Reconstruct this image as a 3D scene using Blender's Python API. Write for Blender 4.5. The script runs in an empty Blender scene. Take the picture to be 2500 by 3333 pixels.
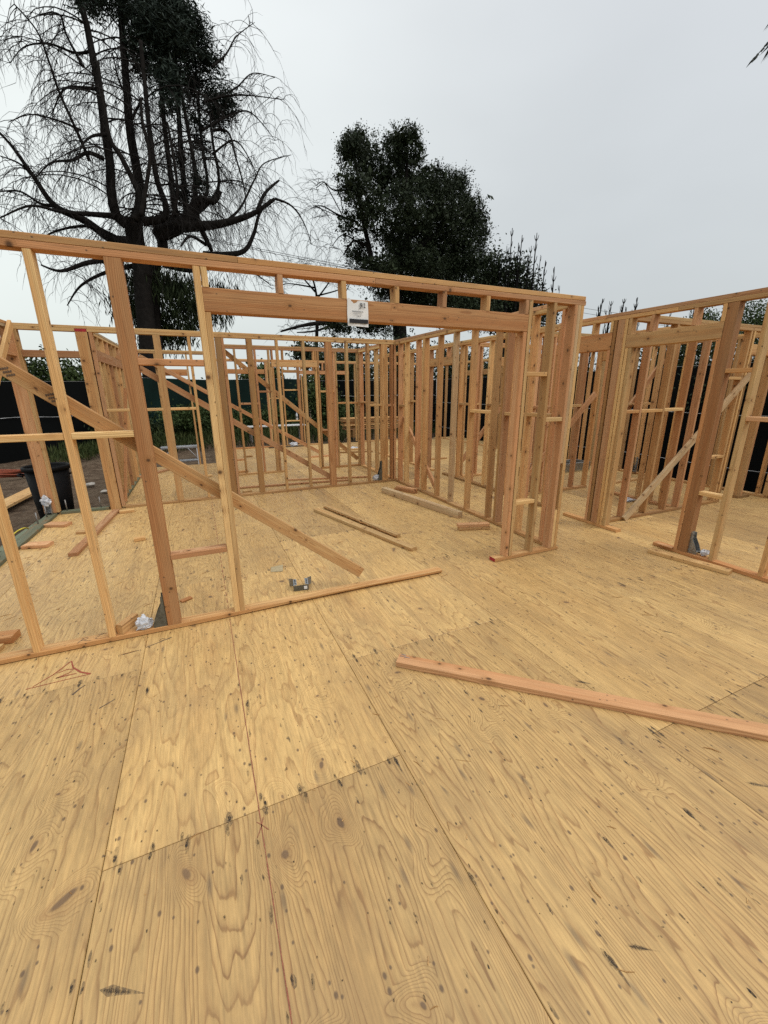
import bpy, bmesh, math, random
import numpy as np
from mathutils import Vector, Matrix

random.seed(7); rng = np.random.default_rng(11)
scn = bpy.context.scene
COL = scn.collection
PI = math.pi

# ------------------------------------------------------------------ camera
CAMR = ((0.914010901149944, -0.4056235309835125, -0.007322819916861527),
        (0.12108601088369664, 0.2555324483440419, 0.9591878574145801),
        (0.3871979474988737, 0.8775948489797368, -0.2826747786713423))   # right, up, forward
EYE = Vector((0, 0, 1.68)); FPX = 1331.4857705424208
cam = bpy.data.cameras.new('camera'); camo = bpy.data.objects.new('camera', cam); COL.objects.link(camo)
r_, u_, f_ = CAMR
camo.matrix_world = Matrix(((r_[0], u_[0], -f_[0], EYE.x), (r_[1], u_[1], -f_[1], EYE.y), (r_[2], u_[2], -f_[2], EYE.z), (0, 0, 0, 1)))
cam.sensor_fit = 'VERTICAL'; cam.sensor_height = 24.0; cam.lens = FPX / 3333 * 24.0
cam.clip_start = 0.05; cam.clip_end = 2000
scn.camera = camo

def at(px, py, Y):
    a = (px - 1250) / FPX; b = -(py - 1666.5) / FPX
    d = Vector([r_[i] * a + u_[i] * b + f_[i] for i in range(3)])
    return EYE + d * (Y / d.y)

# ------------------------------------------------------------------ materials
def new_mat(name):
    m = bpy.data.materials.new(name); m.use_nodes = True
    nt = m.node_tree; nt.nodes.clear()
    out = nt.nodes.new('ShaderNodeOutputMaterial')
    p = nt.nodes.new('ShaderNodeBsdfPrincipled')
    nt.links.new(p.outputs[0], out.inputs[0])
    return m, nt, p, out

class NB:                      # small node-building helper
    def __init__(s, nt): s.nt = nt
    def n(s, t, **kw):
        nd = s.nt.nodes.new(t)
        for k, v in kw.items(): setattr(nd, k, v)
        return nd
    def put(s, sock, v):
        if isinstance(v, (int, float)): sock.default_value = v
        elif isinstance(v, (tuple, list)):
            sock.default_value = tuple(v) if len(sock.default_value) == len(v) else tuple(v) + (1.0,)
        else: s.nt.links.new(v, sock)
    def math(s, op, a, b=None, c=None, clamp=False):
        nd = s.n('ShaderNodeMath', operation=op); nd.use_clamp = clamp
        s.put(nd.inputs[0], a)
        if b is not None: s.put(nd.inputs[1], b)
        if c is not None: s.put(nd.inputs[2], c)
        return nd.outputs[0]
    def vmul(s, v, sc):
        nd = s.n('ShaderNodeVectorMath', operation='MULTIPLY'); s.put(nd.inputs[0], v); s.put(nd.inputs[1], sc); return nd.outputs[0]
    def vadd(s, v, w):
        nd = s.n('ShaderNodeVectorMath', operation='ADD'); s.put(nd.inputs[0], v); s.put(nd.inputs[1], w); return nd.outputs[0]
    def noise(s, v, scale=1.0, detail=2.0, rough=0.5, dist=0.0):
        nd = s.n('ShaderNodeTexNoise'); s.put(nd.inputs['Vector'], v); nd.inputs['Scale'].default_value = scale
        nd.inputs['Detail'].default_value = detail; nd.inputs['Roughness'].default_value = rough; nd.inputs['Distortion'].default_value = dist
        return nd.outputs[0]
    def voro(s, v, scale, rand=1.0, dim='3D'):
        nd = s.n('ShaderNodeTexVoronoi', voronoi_dimensions=dim); s.put(nd.inputs['Vector'], v); nd.inputs['Scale'].default_value = scale
        nd.inputs['Randomness'].default_value = rand
        return nd.outputs['Distance'], nd.outputs['Color'], nd.outputs['Position']
    def ramp(s, v, stops, interp='LINEAR'):
        nd = s.n('ShaderNodeValToRGB'); cr = nd.color_ramp; cr.interpolation = interp
        while len(cr.elements) > 1: cr.elements.remove(cr.elements[-1])
        for i, (p, c) in enumerate(stops):
            e = cr.elements[0] if i == 0 else cr.elements.new(p)
            e.position = p
            e.color = (c, c, c, 1) if isinstance(c, (int, float)) else tuple(c) + (1,)
        s.put(nd.inputs[0], v); return nd.outputs[0]
    def mix(s, f, a, b, mode='MIX'):
        nd = s.n('ShaderNodeMix', data_type='RGBA', blend_type=mode); s.put(nd.inputs[0], f); s.put(nd.inputs[6], a); s.put(nd.inputs[7], b); return nd.outputs[2]
    def maprange(s, v, a, b, c, d, clamp=True, smooth=False):
        nd = s.n('ShaderNodeMapRange'); nd.clamp = clamp
        if smooth: nd.interpolation_type = 'SMOOTHSTEP'
        for i, x in enumerate((v, a, b, c, d)): s.put(nd.inputs[i], x)
        return nd.outputs[0]
    def sep(s, v):
        nd = s.n('ShaderNodeSeparateXYZ'); s.put(nd.inputs[0], v); return nd.outputs
    def comb(s, x, y, z):
        nd = s.n('ShaderNodeCombineXYZ'); s.put(nd.inputs[0], x); s.put(nd.inputs[1], y); s.put(nd.inputs[2], z); return nd.outputs[0]
    def bump(s, h, strength, dist=0.01):
        nd = s.n('ShaderNodeBump'); nd.inputs['Strength'].default_value = strength; nd.inputs['Distance'].default_value = dist
        s.put(nd.inputs['Height'], h); return nd.outputs[0]

def lumber(name, early, late, dirt=0.25, grain=1.0):
    m, nt, p, out = new_mat(name); b = NB(nt)
    tc = b.n('ShaderNodeTexCoord').outputs['Object']
    rnd = b.n('ShaderNodeObjectInfo').outputs['Random']
    off = b.comb(b.math('MULTIPLY', rnd, 91.7), b.math('MULTIPLY', rnd, 37.3), b.math('MULTIPLY', rnd, 53.9))
    P = b.vadd(tc, off)
    s = b.sep(tc)
    # knots: sparse cells, stretched along the board
    ps = b.sep(P); kd, kc, kp = b.voro(b.comb(b.math('MULTIPLY', ps[0], 6.5), b.math('MULTIPLY', b.math('MULTIPLY_ADD', ps[2], 0.6, ps[1]), 10.0), 0), 1.0, 1.0, '2D')
    ksel = b.math('GREATER_THAN', b.sep(kc)[0], 0.74)
    ksz = b.math('MULTIPLY_ADD', b.sep(kc)[1], 0.10, 0.05)
    kn = b.math('MULTIPLY', b.maprange(kd, ksz, b.math('MULTIPLY', ksz, 0.35), 0.0, 1.0), ksel)
    khalo = b.math('MULTIPLY', b.maprange(kd, b.math('MULTIPLY', ksz, 3.6), 0.0, 0.0, 1.0, smooth=True), ksel)
    # growth rings of a log that the board was cut from, seen as long cathedral lines
    w1 = b.noise(b.vmul(P, (0.55, 3.0, 3.0)), 1.0, 3.0, 0.55)
    w2 = b.noise(b.vmul(P, (2.2, 14.0, 14.0)), 1.0, 2.0)
    cy = b.math('MULTIPLY_ADD', rnd, 0.12, -0.03); cz = b.math('MULTIPLY_ADD', b.math('FRACT', b.math('MULTIPLY', rnd, 17.31)), 0.10, 0.012)
    dy = b.math('ADD', s[1], cy); dz = b.math('ADD', s[2], cz)
    rad = b.math('SQRT', b.math('ADD', b.math('MULTIPLY', dy, dy), b.math('MULTIPLY', dz, dz)))
    val = b.math('ADD', b.math('MULTIPLY', rad, 150.0 * grain), b.math('ADD', b.math('MULTIPLY', w1, 9.0 * grain), b.math('MULTIPLY', w2, 0.9)))
    val = b.math('ADD', val, b.math('MULTIPLY', khalo, 2.2))
    ring = b.math('FRACT', val)
    lw = b.ramp(ring, [(0.0, 0.15), (0.08, 0.0), (0.5, 0.18), (0.86, 0.95), (0.97, 1.0), (1.0, 0.25)])
    fine = b.noise(b.vmul(P, (5.0, 240.0, 240.0)), 1.0, 2.0, 0.6)
    sap = b.noise(b.vmul(P, (0.45, 13.0, 13.0)), 1.0, 2.0, 0.5)
    heart = b.mix(b.maprange(sap, 0.40, 0.60, 0, 1, smooth=True), (1.06, 1.07, 1.08), (0.95, 0.83, 0.75))
    col = b.mix(b.math('MULTIPLY', lw, 0.80), b.mix(1.0, early, heart, 'MULTIPLY'), late)
    # whole-board tone and hue
    hr = b.math('FRACT', b.math('MULTIPLY', rnd, 7.77))
    tone = b.ramp(hr, [(0, (0.70, 0.66, 0.62)), (0.3, (0.92, 0.90, 0.87)), (0.7, (1.08, 1.02, 0.93)), (1, (1.22, 1.20, 1.16))])
    col = b.mix(1.0, col, tone, 'MULTIPLY')
    col = b.mix(1.0, col, b.ramp(fine, [(0.25, 0.78), (0.75, 1.14)]), 'MULTIPLY')
    big = b.noise(b.vmul(P, (1.3, 7.0, 7.0)), 1.0, 4.0, 0.6)
    col = b.mix(b.maprange(big, 0.52, 0.72, 0.0, dirt * 1.2), col, (0.19, 0.125, 0.07))
    streak = b.noise(b.vmul(P, (1.6, 42.0, 42.0)), 1.0, 3.0, 0.6)
    col = b.mix(b.maprange(streak, 0.62, 0.76, 0.0, 0.5), col, (0.17, 0.10, 0.055))
    col = b.mix(b.math('MULTIPLY', khalo, 0.5), col, (0.27, 0.125, 0.042))
    col = b.mix(b.math('MULTIPLY', kn, 0.9), col, (0.075, 0.038, 0.018))
    # nail heads / pin holes / stamps of dirt
    sd, sc2, _ = b.voro(b.comb(b.math('MULTIPLY', ps[0], 15.0), b.math('MULTIPLY', b.math('MULTIPLY_ADD', ps[2], 0.7, ps[1]), 26.0), 0), 1.0, 1.0, '2D')
    sp = b.math('MULTIPLY', b.maprange(sd, 0.12, 0.05, 0, 1), b.math('GREATER_THAN', b.sep(sc2)[2], 0.90))
    col = b.mix(b.math('MULTIPLY', sp, 0.75), col, (0.05, 0.04, 0.03))
    nt.links.new(col, p.inputs['Base Color'])
    p.inputs['Roughness'].default_value = 0.72; p.inputs['Specular IOR Level'].default_value = 0.22
    nt.links.new(b.bump(b.math('ADD', b.math('MULTIPLY', lw, -0.5), fine), 0.35, 0.0015), p.inputs['Normal'])
    return m

M = {}
M['fir'] = lumber('fir_lumber', (0.55, 0.350, 0.160), (0.36, 0.18, 0.068))
M['fir_pale'] = lumber('pale_fir_lumber', (0.62, 0.43, 0.205), (0.42, 0.24, 0.09), 0.22)
M['fir_pink'] = lumber('pink_fir_lumber', (0.535, 0.315, 0.165), (0.36, 0.172, 0.078), 0.2)
M['fir_red'] = lumber('red_fir_lumber', (0.465, 0.252, 0.112), (0.32, 0.142, 0.055), 0.25)
M['fir_dark'] = lumber('brown_weathered_lumber', (0.36, 0.21, 0.085), (0.23, 0.12, 0.042), 0.45)
M['fir_grey'] = lumber('grey_weathered_lumber', (0.47, 0.36, 0.22), (0.32, 0.225, 0.125), 0.5)
M['green_pt'] = lumber('green_treated_lumber', (0.135, 0.155, 0.105), (0.085, 0.10, 0.066), 0.4)

def plain(name, col, rough=0.7, metal=0.0, noise=None, spec=0.3, coords='Object', amount=0.35):
    m, nt, p, out = new_mat(name); b = NB(nt)
    tc = b.n('ShaderNodeTexCoord').outputs[coords]
    if noise:
        f = b.noise(tc, noise, 4.0, 0.6)
        lo = tuple(c * (1 - amount) for c in col); hi = tuple(min(1, c * (1 + amount)) for c in col)
        nt.links.new(b.ramp(f, [(0.3, lo), (0.7, hi)]), p.inputs['Base Color'])
        nt.links.new(b.ramp(f, [(0.3, max(0, rough - 0.12)), (0.7, min(1, rough + 0.12))]), p.inputs['Roughness'])
    else:
        p.inputs['Base Color'].default_value = (*col, 1); p.inputs['Roughness'].default_value = rough
    p.inputs['Metallic'].default_value = metal; p.inputs['Specular IOR Level'].default_value = spec
    return m
M['red_paint'] = plain('red_end_paint', (0.30, 0.02, 0.025), 0.6, noise=40)
M['red_mark'] = plain('red_marker_ink', (0.27, 0.06, 0.035), 0.8, noise=90)
M['chalk'] = plain('red_chalk', (0.24, 0.085, 0.05), 0.9, noise=60)
M['pencil'] = plain('pencil_ink', (0.10, 0.07, 0.05), 0.8, noise=60)
M['galv'] = plain('galvanised_steel', (0.30, 0.31, 0.31), 0.42, 0.85, noise=55, amount=0.25)
M['galv_dark'] = plain('olive_galvanised_steel', (0.12, 0.12, 0.10), 0.45, 0.5, noise=30, amount=0.3)
M['alu'] = plain('aluminium', (0.36, 0.37, 0.38), 0.4, 0.6, noise=12, amount=0.15)
M['bolt'] = plain('bolt_steel', (0.25, 0.24, 0.23), 0.55, 0.7, noise=60)
M['black_plastic'] = plain('black_plastic', (0.0045, 0.0045, 0.005), 0.6, noise=6, spec=0.12)
M['paper'] = plain('white_paper', (0.74, 0.74, 0.72), 0.85, noise=14, amount=0.06)
M['ink'] = plain('black_ink', (0.02, 0.02, 0.022), 0.7, noise=40)
M['card'] = plain('cardboard', (0.36, 0.29, 0.17), 0.9, noise=30, amount=0.15)
M['hose'] = plain('orange_hose_rubber', (0.20, 0.045, 0.02), 0.6, noise=20)
M['yellow'] = plain('yellow_cord_plastic', (0.55, 0.45, 0.06), 0.6, noise=20)
M['wire'] = plain('dark_cable', (0.16, 0.17, 0.18), 0.7, noise=5)
M['bark'] = plain('dark_bark', (0.016, 0.014, 0.0125), 0.95, noise=6, spec=0.05)
M['bark2'] = plain('burnt_bark', (0.009, 0.0085, 0.008), 0.95, noise=6, spec=0.05)
M['twig'] = plain('grey_twig_bark', (0.02, 0.018, 0.0165), 0.95, noise=3, spec=0.05)
M['rock'] = plain('pale_rock', (0.34, 0.31, 0.27), 0.9, noise=8)
M['cable'] = plain('pale_cable', (0.42, 0.43, 0.43), 0.6, noise=5)
M['white_pl'] = plain('white_paint', (0.5, 0.5, 0.49), 0.5, noise=20, amount=0.08)
M['rim'] = plain('dark_rim_board', (0.075, 0.06, 0.042), 0.8, noise=5)

def leafmat(name, a, c):
    m, nt, p, out = new_mat(name); b = NB(nt)
    g = b.n('ShaderNodeNewGeometry').outputs['Random Per Island']
    pos = b.n('ShaderNodeNewGeometry').outputs['Position']
    f = b.noise(pos, 0.9, 3.0)
    col = b.mix(b.math('ADD', b.math('MULTIPLY', g, 0.55), b.maprange(f, 0.35, 0.65, 0, 0.45)), a, c)
    nt.links.new(col, p.inputs['Base Color']); p.inputs['Roughness'].default_value = 0.65
    p.inputs['Specular IOR Level'].default_value = 0.12
    return m
M['leaf_oak'] = leafmat('oak_leaves', (0.011, 0.017, 0.008), (0.034, 0.047, 0.021))
M['leaf_cedar'] = leafmat('cedar_needles', (0.012, 0.019, 0.014), (0.03, 0.045, 0.032))
M['leaf_dark'] = leafmat('dark_shrub_leaves', (0.012, 0.018, 0.009), (0.035, 0.05, 0.018))
M['leaf_green'] = leafmat('green_shrub_leaves', (0.022, 0.038, 0.012), (0.06, 0.085, 0.026))
M['weed'] = leafmat('weed_blades', (0.02, 0.034, 0.009), (0.062, 0.072, 0.024))
M['frond'] = leafmat('dark_frond', (0.012, 0.017, 0.012), (0.03, 0.036, 0.024))

def bagmat():
    m, nt, p, out = new_mat('clear_plastic_bag'); b = NB(nt)
    tc = b.n('ShaderNodeTexCoord').outputs['Object']
    f = b.noise(tc, 38.0, 3.0, 0.6)
    nt.links.new(b.ramp(f, [(0.3, (0.34, 0.36, 0.40)), (0.52, (0.6, 0.62, 0.66)), (0.7, (0.85, 0.87, 0.9))]), p.inputs['Base Color'])
    p.inputs['Roughness'].default_value = 0.2; p.inputs['Alpha'].default_value = 0.72; p.inputs['Specular IOR Level'].default_value = 0.6
    return m
M['bag'] = bagmat()
def bottlemat():
    m, nt, p, out = new_mat('clear_bottle_plastic'); b = NB(nt)
    tc = b.n('ShaderNodeTexCoord').outputs['Object']
    nt.links.new(b.ramp(b.noise(tc, 12.0), [(0.3, (0.55, 0.6, 0.66)), (0.7, (0.75, 0.8, 0.85))]), p.inputs['Base Color'])
    p.inputs['Roughness'].default_value = 0.15; p.inputs['Alpha'].default_value = 0.75
    return m
M['bottle'] = bottlemat()

def stainmat(name, col, alpha, sc):
    m, nt, p, out = new_mat(name); b = NB(nt)
    pos = b.n('ShaderNodeNewGeometry').outputs['Position']
    g = b.n('ShaderNodeNewGeometry').outputs['Random Per Island']
    f = b.noise(b.vmul(pos, (2.2, 0.8, 1)), sc, 3.0, 0.6)
    a = b.math('MULTIPLY', b.maprange(f, 0.35, 0.6, 0.15, 1.0), b.math('MULTIPLY_ADD', g, alpha * 0.75, alpha * 0.25))
    nt.links.new(a, p.inputs['Alpha']); p.inputs['Base Color'].default_value = (*col, 1)
    p.inputs['Roughness'].default_value = 0.85; p.inputs['Specular IOR Level'].default_value = 0.1
    return m
M['nail'] = stainmat('rusty_nail_heads', (0.035, 0.03, 0.028), 1.0, 120)
M['stain'] = stainmat('grey_iron_stain', (0.085, 0.07, 0.058), 0.55, 60)

def plywood():
    m, nt, p, out = new_mat('plywood_subfloor'); b = NB(nt)
    uv = b.n('ShaderNodeUVMap', uv_map='UVMap').outputs[0]
    at_ = b.n('ShaderNodeAttribute', attribute_name='sheet')
    r = b.sep(at_.outputs['Color']); rw = at_.outputs['Alpha']
    s = b.sep(uv)
    P = b.comb(b.math('MULTIPLY_ADD', r[0], 41.0, s[0]), b.math('MULTIPLY_ADD', r[1], 67.0, s[1]), b.math('MULTIPLY', rw, 13.0))
    # knots pull the veneer grain round them
    jit = b.noise(b.vmul(P, (3, 3, 1)), 1.0, 1.0)
    kd, kc, kp = b.voro(b.vadd(b.vmul(P, (3.0, 2.3, 1.0)), b.comb(jit, jit, 0)), 1.0, 1.0, '2D')
    kcs = b.sep(kc)
    ksel = b.math('GREATER_THAN', kcs[0], 0.42)
    ksz = b.math('MULTIPLY_ADD', b.math('POWER', kcs[1], 2.0), 0.055, 0.026)
    kn = b.math('MULTIPLY', b.maprange(kd, ksz, b.math('MULTIPLY', ksz, 0.5), 0, 1, smooth=True), ksel)
    kring = b.math('MULTIPLY', b.maprange(kd, b.math('MULTIPLY', ksz, 2.6), b.math('MULTIPLY', ksz, 0.9), 0, 1, smooth=True), ksel)
    pull = b.math('MULTIPLY', b.maprange(kd, 0.34, 0.0, 0, 1, smooth=True), ksel)
    # pin knots
    qd, qc, _q = b.voro(b.vmul(P, (8.0, 5.0, 1)), 1.0, 1.0, '2D')
    qn = b.math('MULTIPLY', b.maprange(qd, 0.062, 0.03, 0, 1), b.math('GREATER_THAN', b.sep(qc)[0], 0.58))
    fine = r[2]
    Pn = b.comb(b.math('MULTIPLY', b.sep(P)[0], b.math('MULTIPLY_ADD', fine, 1.3, 2.4)), b.math('MULTIPLY', b.sep(P)[1], b.math('MULTIPLY_ADD', fine, -0.30, 0.43)), b.sep(P)[2])
    n1 = b.noise(Pn, 1.0, 2.5, 0.5)
    n2 = b.noise(b.vmul(P, (6.5, 1.25, 1)), 1.0, 2.0, 0.55)
    n3 = b.noise(b.vmul(P, (26.0, 4.5, 1)), 1.0, 2.0, 0.6)
    n4 = b.noise(b.vmul(P, (120.0, 5.0, 1)), 1.0, 2.0, 0.6)
    kslope = b.math('MULTIPLY_ADD', fine, 2.6, 0.12)
    val = b.math('ADD', b.math('MULTIPLY', s[0], kslope), b.math('MULTIPLY', n1, b.math('MULTIPLY_ADD', fine, -0.9, 1.9)))
    val = b.math('ADD', val, b.math('MULTIPLY', n2, b.math('MULTIPLY_ADD', fine, -0.2, 0.30)))
    val = b.math('ADD', val, b.math('MULTIPLY', n3, b.math('MULTIPLY_ADD', fine, -0.035, 0.055)))
    val = b.math('ADD', val, b.math('MULTIPLY', pull, b.math('MULTIPLY_ADD', fine, -0.3, 0.42)))
    freq = b.math('MULTIPLY_ADD', fine, 34.0, 13.5)
    v = b.math('MULTIPLY', val, freq)
    ring = b.math('FRACT', v)
    lw = b.ramp(ring, [(0.0, 0.55), (0.05, 0.08), (0.30, 0.0), (0.62, 0.12), (0.84, 0.45), (0.93, 1.0), (1.0, 0.9)])
    cell = b.n('ShaderNodeTexWhiteNoise', noise_dimensions='1D'); b.put(cell.inputs[1], b.math('FLOOR', v))
    cellv = cell.outputs[0]
    early = b.mix(b.maprange(n1, 0.3, 0.7, 0, 1), (0.615, 0.410, 0.163), (0.535, 0.337, 0.125))
    col = b.mix(b.math('MULTIPLY', lw, b.math('ADD', b.math('MULTIPLY_ADD', cellv, 0.32, 0.26), b.math('MULTIPLY', b.math('MINIMUM', fine, 0.4), 0.80))), early, (0.265, 0.132, 0.042))
    # some bands are darker heart-like patches, as in rotary-cut veneer
    patch = b.math('MULTIPLY', b.math('GREATER_THAN', cellv, 0.80), b.maprange(n2, 0.42, 0.6, 0.0, 0.30))
    col = b.mix(patch, col, (0.42, 0.235, 0.085))
    col = b.mix(1.0, col, b.ramp(n4, [(0.25, 0.80), (0.75, 1.14)]), 'MULTIPLY')
    mot = b.noise(b.vmul(P, (55.0, 9.0, 1)), 1.0, 4.0, 0.7)
    col = b.mix(1.0, col, b.ramp(mot, [(0.3, 0.80), (0.55, 1.02), (0.75, 1.12)]), 'MULTIPLY')
    fs = b.noise(b.vmul(P, (48.0, 2.2, 1)), 1.0, 3.0, 0.65)
    col = b.mix(b.maprange(fs, 0.58, 0.76, 0, 0.40), col, (0.235, 0.135, 0.052))
    # grey-brown streaks of weather along the grain
    st = b.noise(b.vmul(P, (9.0, 0.55, 1)), 1.0, 3.0, 0.6)
    wet = b.noise(b.vmul(P, (1.1, 0.8, 1)), 1.0, 3.0, 0.5)
    stf = b.math('MULTIPLY', b.maprange(st, 0.50, 0.70, 0, 0.5), b.maprange(wet, 0.40, 0.62, 0.15, 1))
    col = b.mix(stf, col, (0.215, 0.134, 0.06))
    grime = b.noise(b.vmul(P, (2.3, 2.0, 1)), 1.0, 5.0, 0.62)
    col = b.mix(b.maprange(grime, 0.48, 0.74, 0, 0.40), col, (0.27, 0.172, 0.08))
    # dark weather marks, short and pointed along the grain, only on the more weathered sheets
    dd, dc, _ = b.voro(b.vmul(P, (17.0, 4.2, 1)), 1.0, 1.0, '2D')
    dm = b.math('MULTIPLY', b.maprange(dd, 0.22, 0.06, 0, 1), b.math('GREATER_THAN', b.sep(dc)[0], b.math('MULTIPLY_ADD', r[2], -0.16, 0.95)))
    col = b.mix(b.math('MULTIPLY', dm, 0.6), col, (0.125, 0.085, 0.05))
    ed, ec, _ = b.voro(b.vmul(P, (30.0, 22.0, 1)), 1.0, 1.0, '2D')
    em = b.math('MULTIPLY', b.maprange(ed, 0.17, 0.07, 0, 1), b.math('GREATER_THAN', b.sep(ec)[1], 0.95))
    col = b.mix(b.math('MULTIPLY', em, 0.75), col, (0.09, 0.055, 0.032))
    # knots
    col = b.mix(b.math('MULTIPLY', kring, 0.40), col, (0.34, 0.19, 0.07))
    col = b.mix(b.math('MULTIPLY', kn, 0.82), col, b.mix(kcs[2], (0.105, 0.062, 0.035), (0.18, 0.105, 0.05)))
    col = b.mix(b.math('MULTIPLY', qn, 0.8), col, (0.10, 0.058, 0.032))
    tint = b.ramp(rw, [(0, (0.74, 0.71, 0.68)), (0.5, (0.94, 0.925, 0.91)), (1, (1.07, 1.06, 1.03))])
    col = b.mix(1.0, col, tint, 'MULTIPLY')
    nt.links.new(col, p.inputs['Base Color'])
    p.inputs['Roughness'].default_value = 0.52; p.inputs['Specular IOR Level'].default_value = 0.5
    h = b.math('ADD', b.math('MULTIPLY', lw, -0.6), b.math('ADD', n4, b.math('MULTIPLY', kn, -1.0)))
    nt.links.new(b.bump(h, 0.4, 0.0012), p.inputs['Normal'])
    return m
M['ply'] = plywood()

def dirtmat():
    m, nt, p, out = new_mat('bare_dirt'); b = NB(nt)
    pos = b.n('ShaderNodeNewGeometry').outputs['Position']
    a = b.noise(pos, 0.5, 5.0, 0.6); c = b.noise(pos, 5.0, 6.0, 0.7); d, _, _ = b.voro(pos, 9.0)
    col = b.ramp(c, [(0.3, (0.045, 0.03, 0.02)), (0.5, (0.105, 0.072, 0.047)), (0.7, (0.175, 0.13, 0.09))])
    col = b.mix(b.maprange(a, 0.45, 0.65, 0, 0.5), col, (0.12, 0.09, 0.06))
    col = b.mix(b.maprange(d, 0.14, 0.05, 0, 0.5), col, (0.26, 0.22, 0.17))
    nt.links.new(col, p.inputs['Base Color']); p.inputs['Roughness'].default_value = 0.95; p.inputs['Specular IOR Level'].default_value = 0.1
    nt.links.new(b.bump(b.math('ADD', c, b.math('MULTIPLY', d, -0.4)), 1.0, 0.12), p.inputs['Normal'])
    return m
M['dirt'] = dirtmat()

def screenmat(name, col):
    m, nt, p, out = new_mat(name); b = NB(nt)
    pos = b.n('ShaderNodeTexCoord').outputs['Object']
    f = b.noise(b.vmul(pos, (1.0, 1.0, 0.5)), 1.2, 4.0, 0.6)
    weave = b.noise(b.vmul(pos, (60, 60, 60)), 1.0, 1.0)
    c = b.ramp(f, [(0.3, tuple(x * 0.55 for x in col)), (0.7, tuple(x * 1.35 for x in col))])
    c = b.mix(1.0, c, b.ramp(weave, [(0.35, 0.75), (0.65, 1.2)]), 'MULTIPLY')
    nt.links.new(c, p.inputs['Base Color']); p.inputs['Roughness'].default_value = 0.85; p.inputs['Specular IOR Level'].default_value = 0.1
    return m
M['screen_g'] = screenmat('dark_green_fence_screen', (0.006, 0.017, 0.0135))
M['screen_b'] = screenmat('black_fence_screen', (0.0022, 0.0028, 0.0028))

# ------------------------------------------------------------------ object helpers
def tag(o, label=None, cat=None, group=None, kind=None):
    if label: o['label'] = label
    if cat: o['category'] = cat
    if group: o['group'] = group
    if kind: o['kind'] = kind
    return o
def empty(name, loc, label, cat, group=None):
    o = bpy.data.objects.new(name, None); COL.objects.link(o); o.location = loc; o.empty_display_size = 0.2
    return tag(o, label, cat, group)
def world(o):
    m = o.matrix_basis.copy()
    while o.parent: o = o.parent; m = o.matrix_basis @ m
    return m
def link(name, me, mat, parent=None, mw=None, smooth=False):
    o = bpy.data.objects.new(name, me); COL.objects.link(o)
    if mat is not None and not me.materials: me.materials.append(mat)
    mw = mw or Matrix.Identity(4)
    if parent is not None:
        o.parent = parent
        o.matrix_basis = world(parent).inverted() @ mw
    else: o.matrix_basis = mw
    if smooth:
        for pl in me.polygons: pl.use_smooth = True
    return o
def pyd(name, verts, faces, mat, parent=None, smooth=False, origin=None):
    me = bpy.data.meshes.new(name)
    v = np.asarray(verts, dtype=float)
    org = Vector(origin) if origin is not None else (Vector(v.mean(0)) if parent is None else Vector((0, 0, 0)))
    v = v - np.array(org)
    me.from_pydata(v.tolist(), [], faces); me.update()
    return link(name, me, mat, parent, Matrix.Translation(org), smooth)

def board_mesh(L, w, t, ch=0.0028, bow=0.0, segs=1, cham=None, seed=0, wane=None):
    # x along, y width, z thickness, centred; eased edges; slight bow; wane(x)->extra bite on the -y/-z edge
    rr = random.Random(seed); vs = []; fs = []
    if cham: ch = cham
    hw, ht = w / 2, t / 2
    by, bz = rr.uniform(-bow, bow), rr.uniform(-bow, bow); tw = rr.uniform(-1, 1) * bow * 0.9
    for i in range(segs + 1):
        x = -L / 2 + L * i / segs; q = 4 * (i / segs) * (1 - i / segs); oy, oz = by * q, bz * q; a = tw * (i / segs - 0.5) * 4
        c4 = wane(x) if wane else ch
        ring = [(-hw + ch, -ht + 0), (hw - ch, -ht), (hw, -ht + ch), (hw, ht - ch), (hw - ch, ht), (-hw + ch, ht), (-hw, ht - ch), (-hw, -ht + ch)]
        if wane: ring[0] = (-hw + c4 * 1.4, -ht); ring[7] = (-hw + c4 * 0.15, -ht + c4)
        for y, z in ring: vs.append((x, y * math.cos(a) - z * math.sin(a) + oy, y * math.sin(a) + z * math.cos(a) + oz))
    for i in range(segs):
        for k in range(8):
            a, b_ = i * 8 + k, i * 8 + (k + 1) % 8
            fs.append((a, b_, b_ + 8, a + 8))
    fs.append(tuple(range(7, -1, -1))); n = segs * 8; fs.append(tuple(n + k for k in range(8)))
    me = bpy.data.meshes.new('board'); me.from_pydata(vs, [], fs); me.update(); return me
def axes(x, zhint):
    x = Vector(x).normalized(); z = Vector(zhint); z = (z - x * z.dot(x)).normalized(); y = z.cross(x)
    return Matrix(((x.x, y.x, z.x, 0), (x.y, y.y, z.y, 0), (x.z, y.z, z.z, 0), (0, 0, 0, 1)))
BN = [0]
def board(name, parent, p0, p1, zdir, w=0.089, t=0.038, mat='fir', bow=0.0015, segs=4, ch=0.0028, wane=None):
    """board whose centre line runs p0->p1; thickness t is along zdir, width w across it"""
    p0, p1 = Vector(p0), Vector(p1); BN[0] += 1
    mw = axes(p1 - p0, zdir); mw.translation = (p0 + p1) / 2
    return link(name, board_mesh((p1 - p0).length, w, t, ch, bow, segs, seed=BN[0], wane=wane), M[mat] if isinstance(mat, str) else mat, parent, mw)
def box(name, parent, a, b_, mat, ch=0.002):
    a, b_ = Vector(a), Vector(b_)
    mw = Matrix.Translation((a + b_) / 2); d = b_ - a
    return link(name, board_mesh(abs(d.x), abs(d.y), abs(d.z), ch), M[mat], parent, mw)
MIX = ['fir', 'fir', 'fir', 'fir_pale', 'fir_pale', 'fir_pink', 'fir_pink']
def pick(): return random.choice(MIX)

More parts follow.
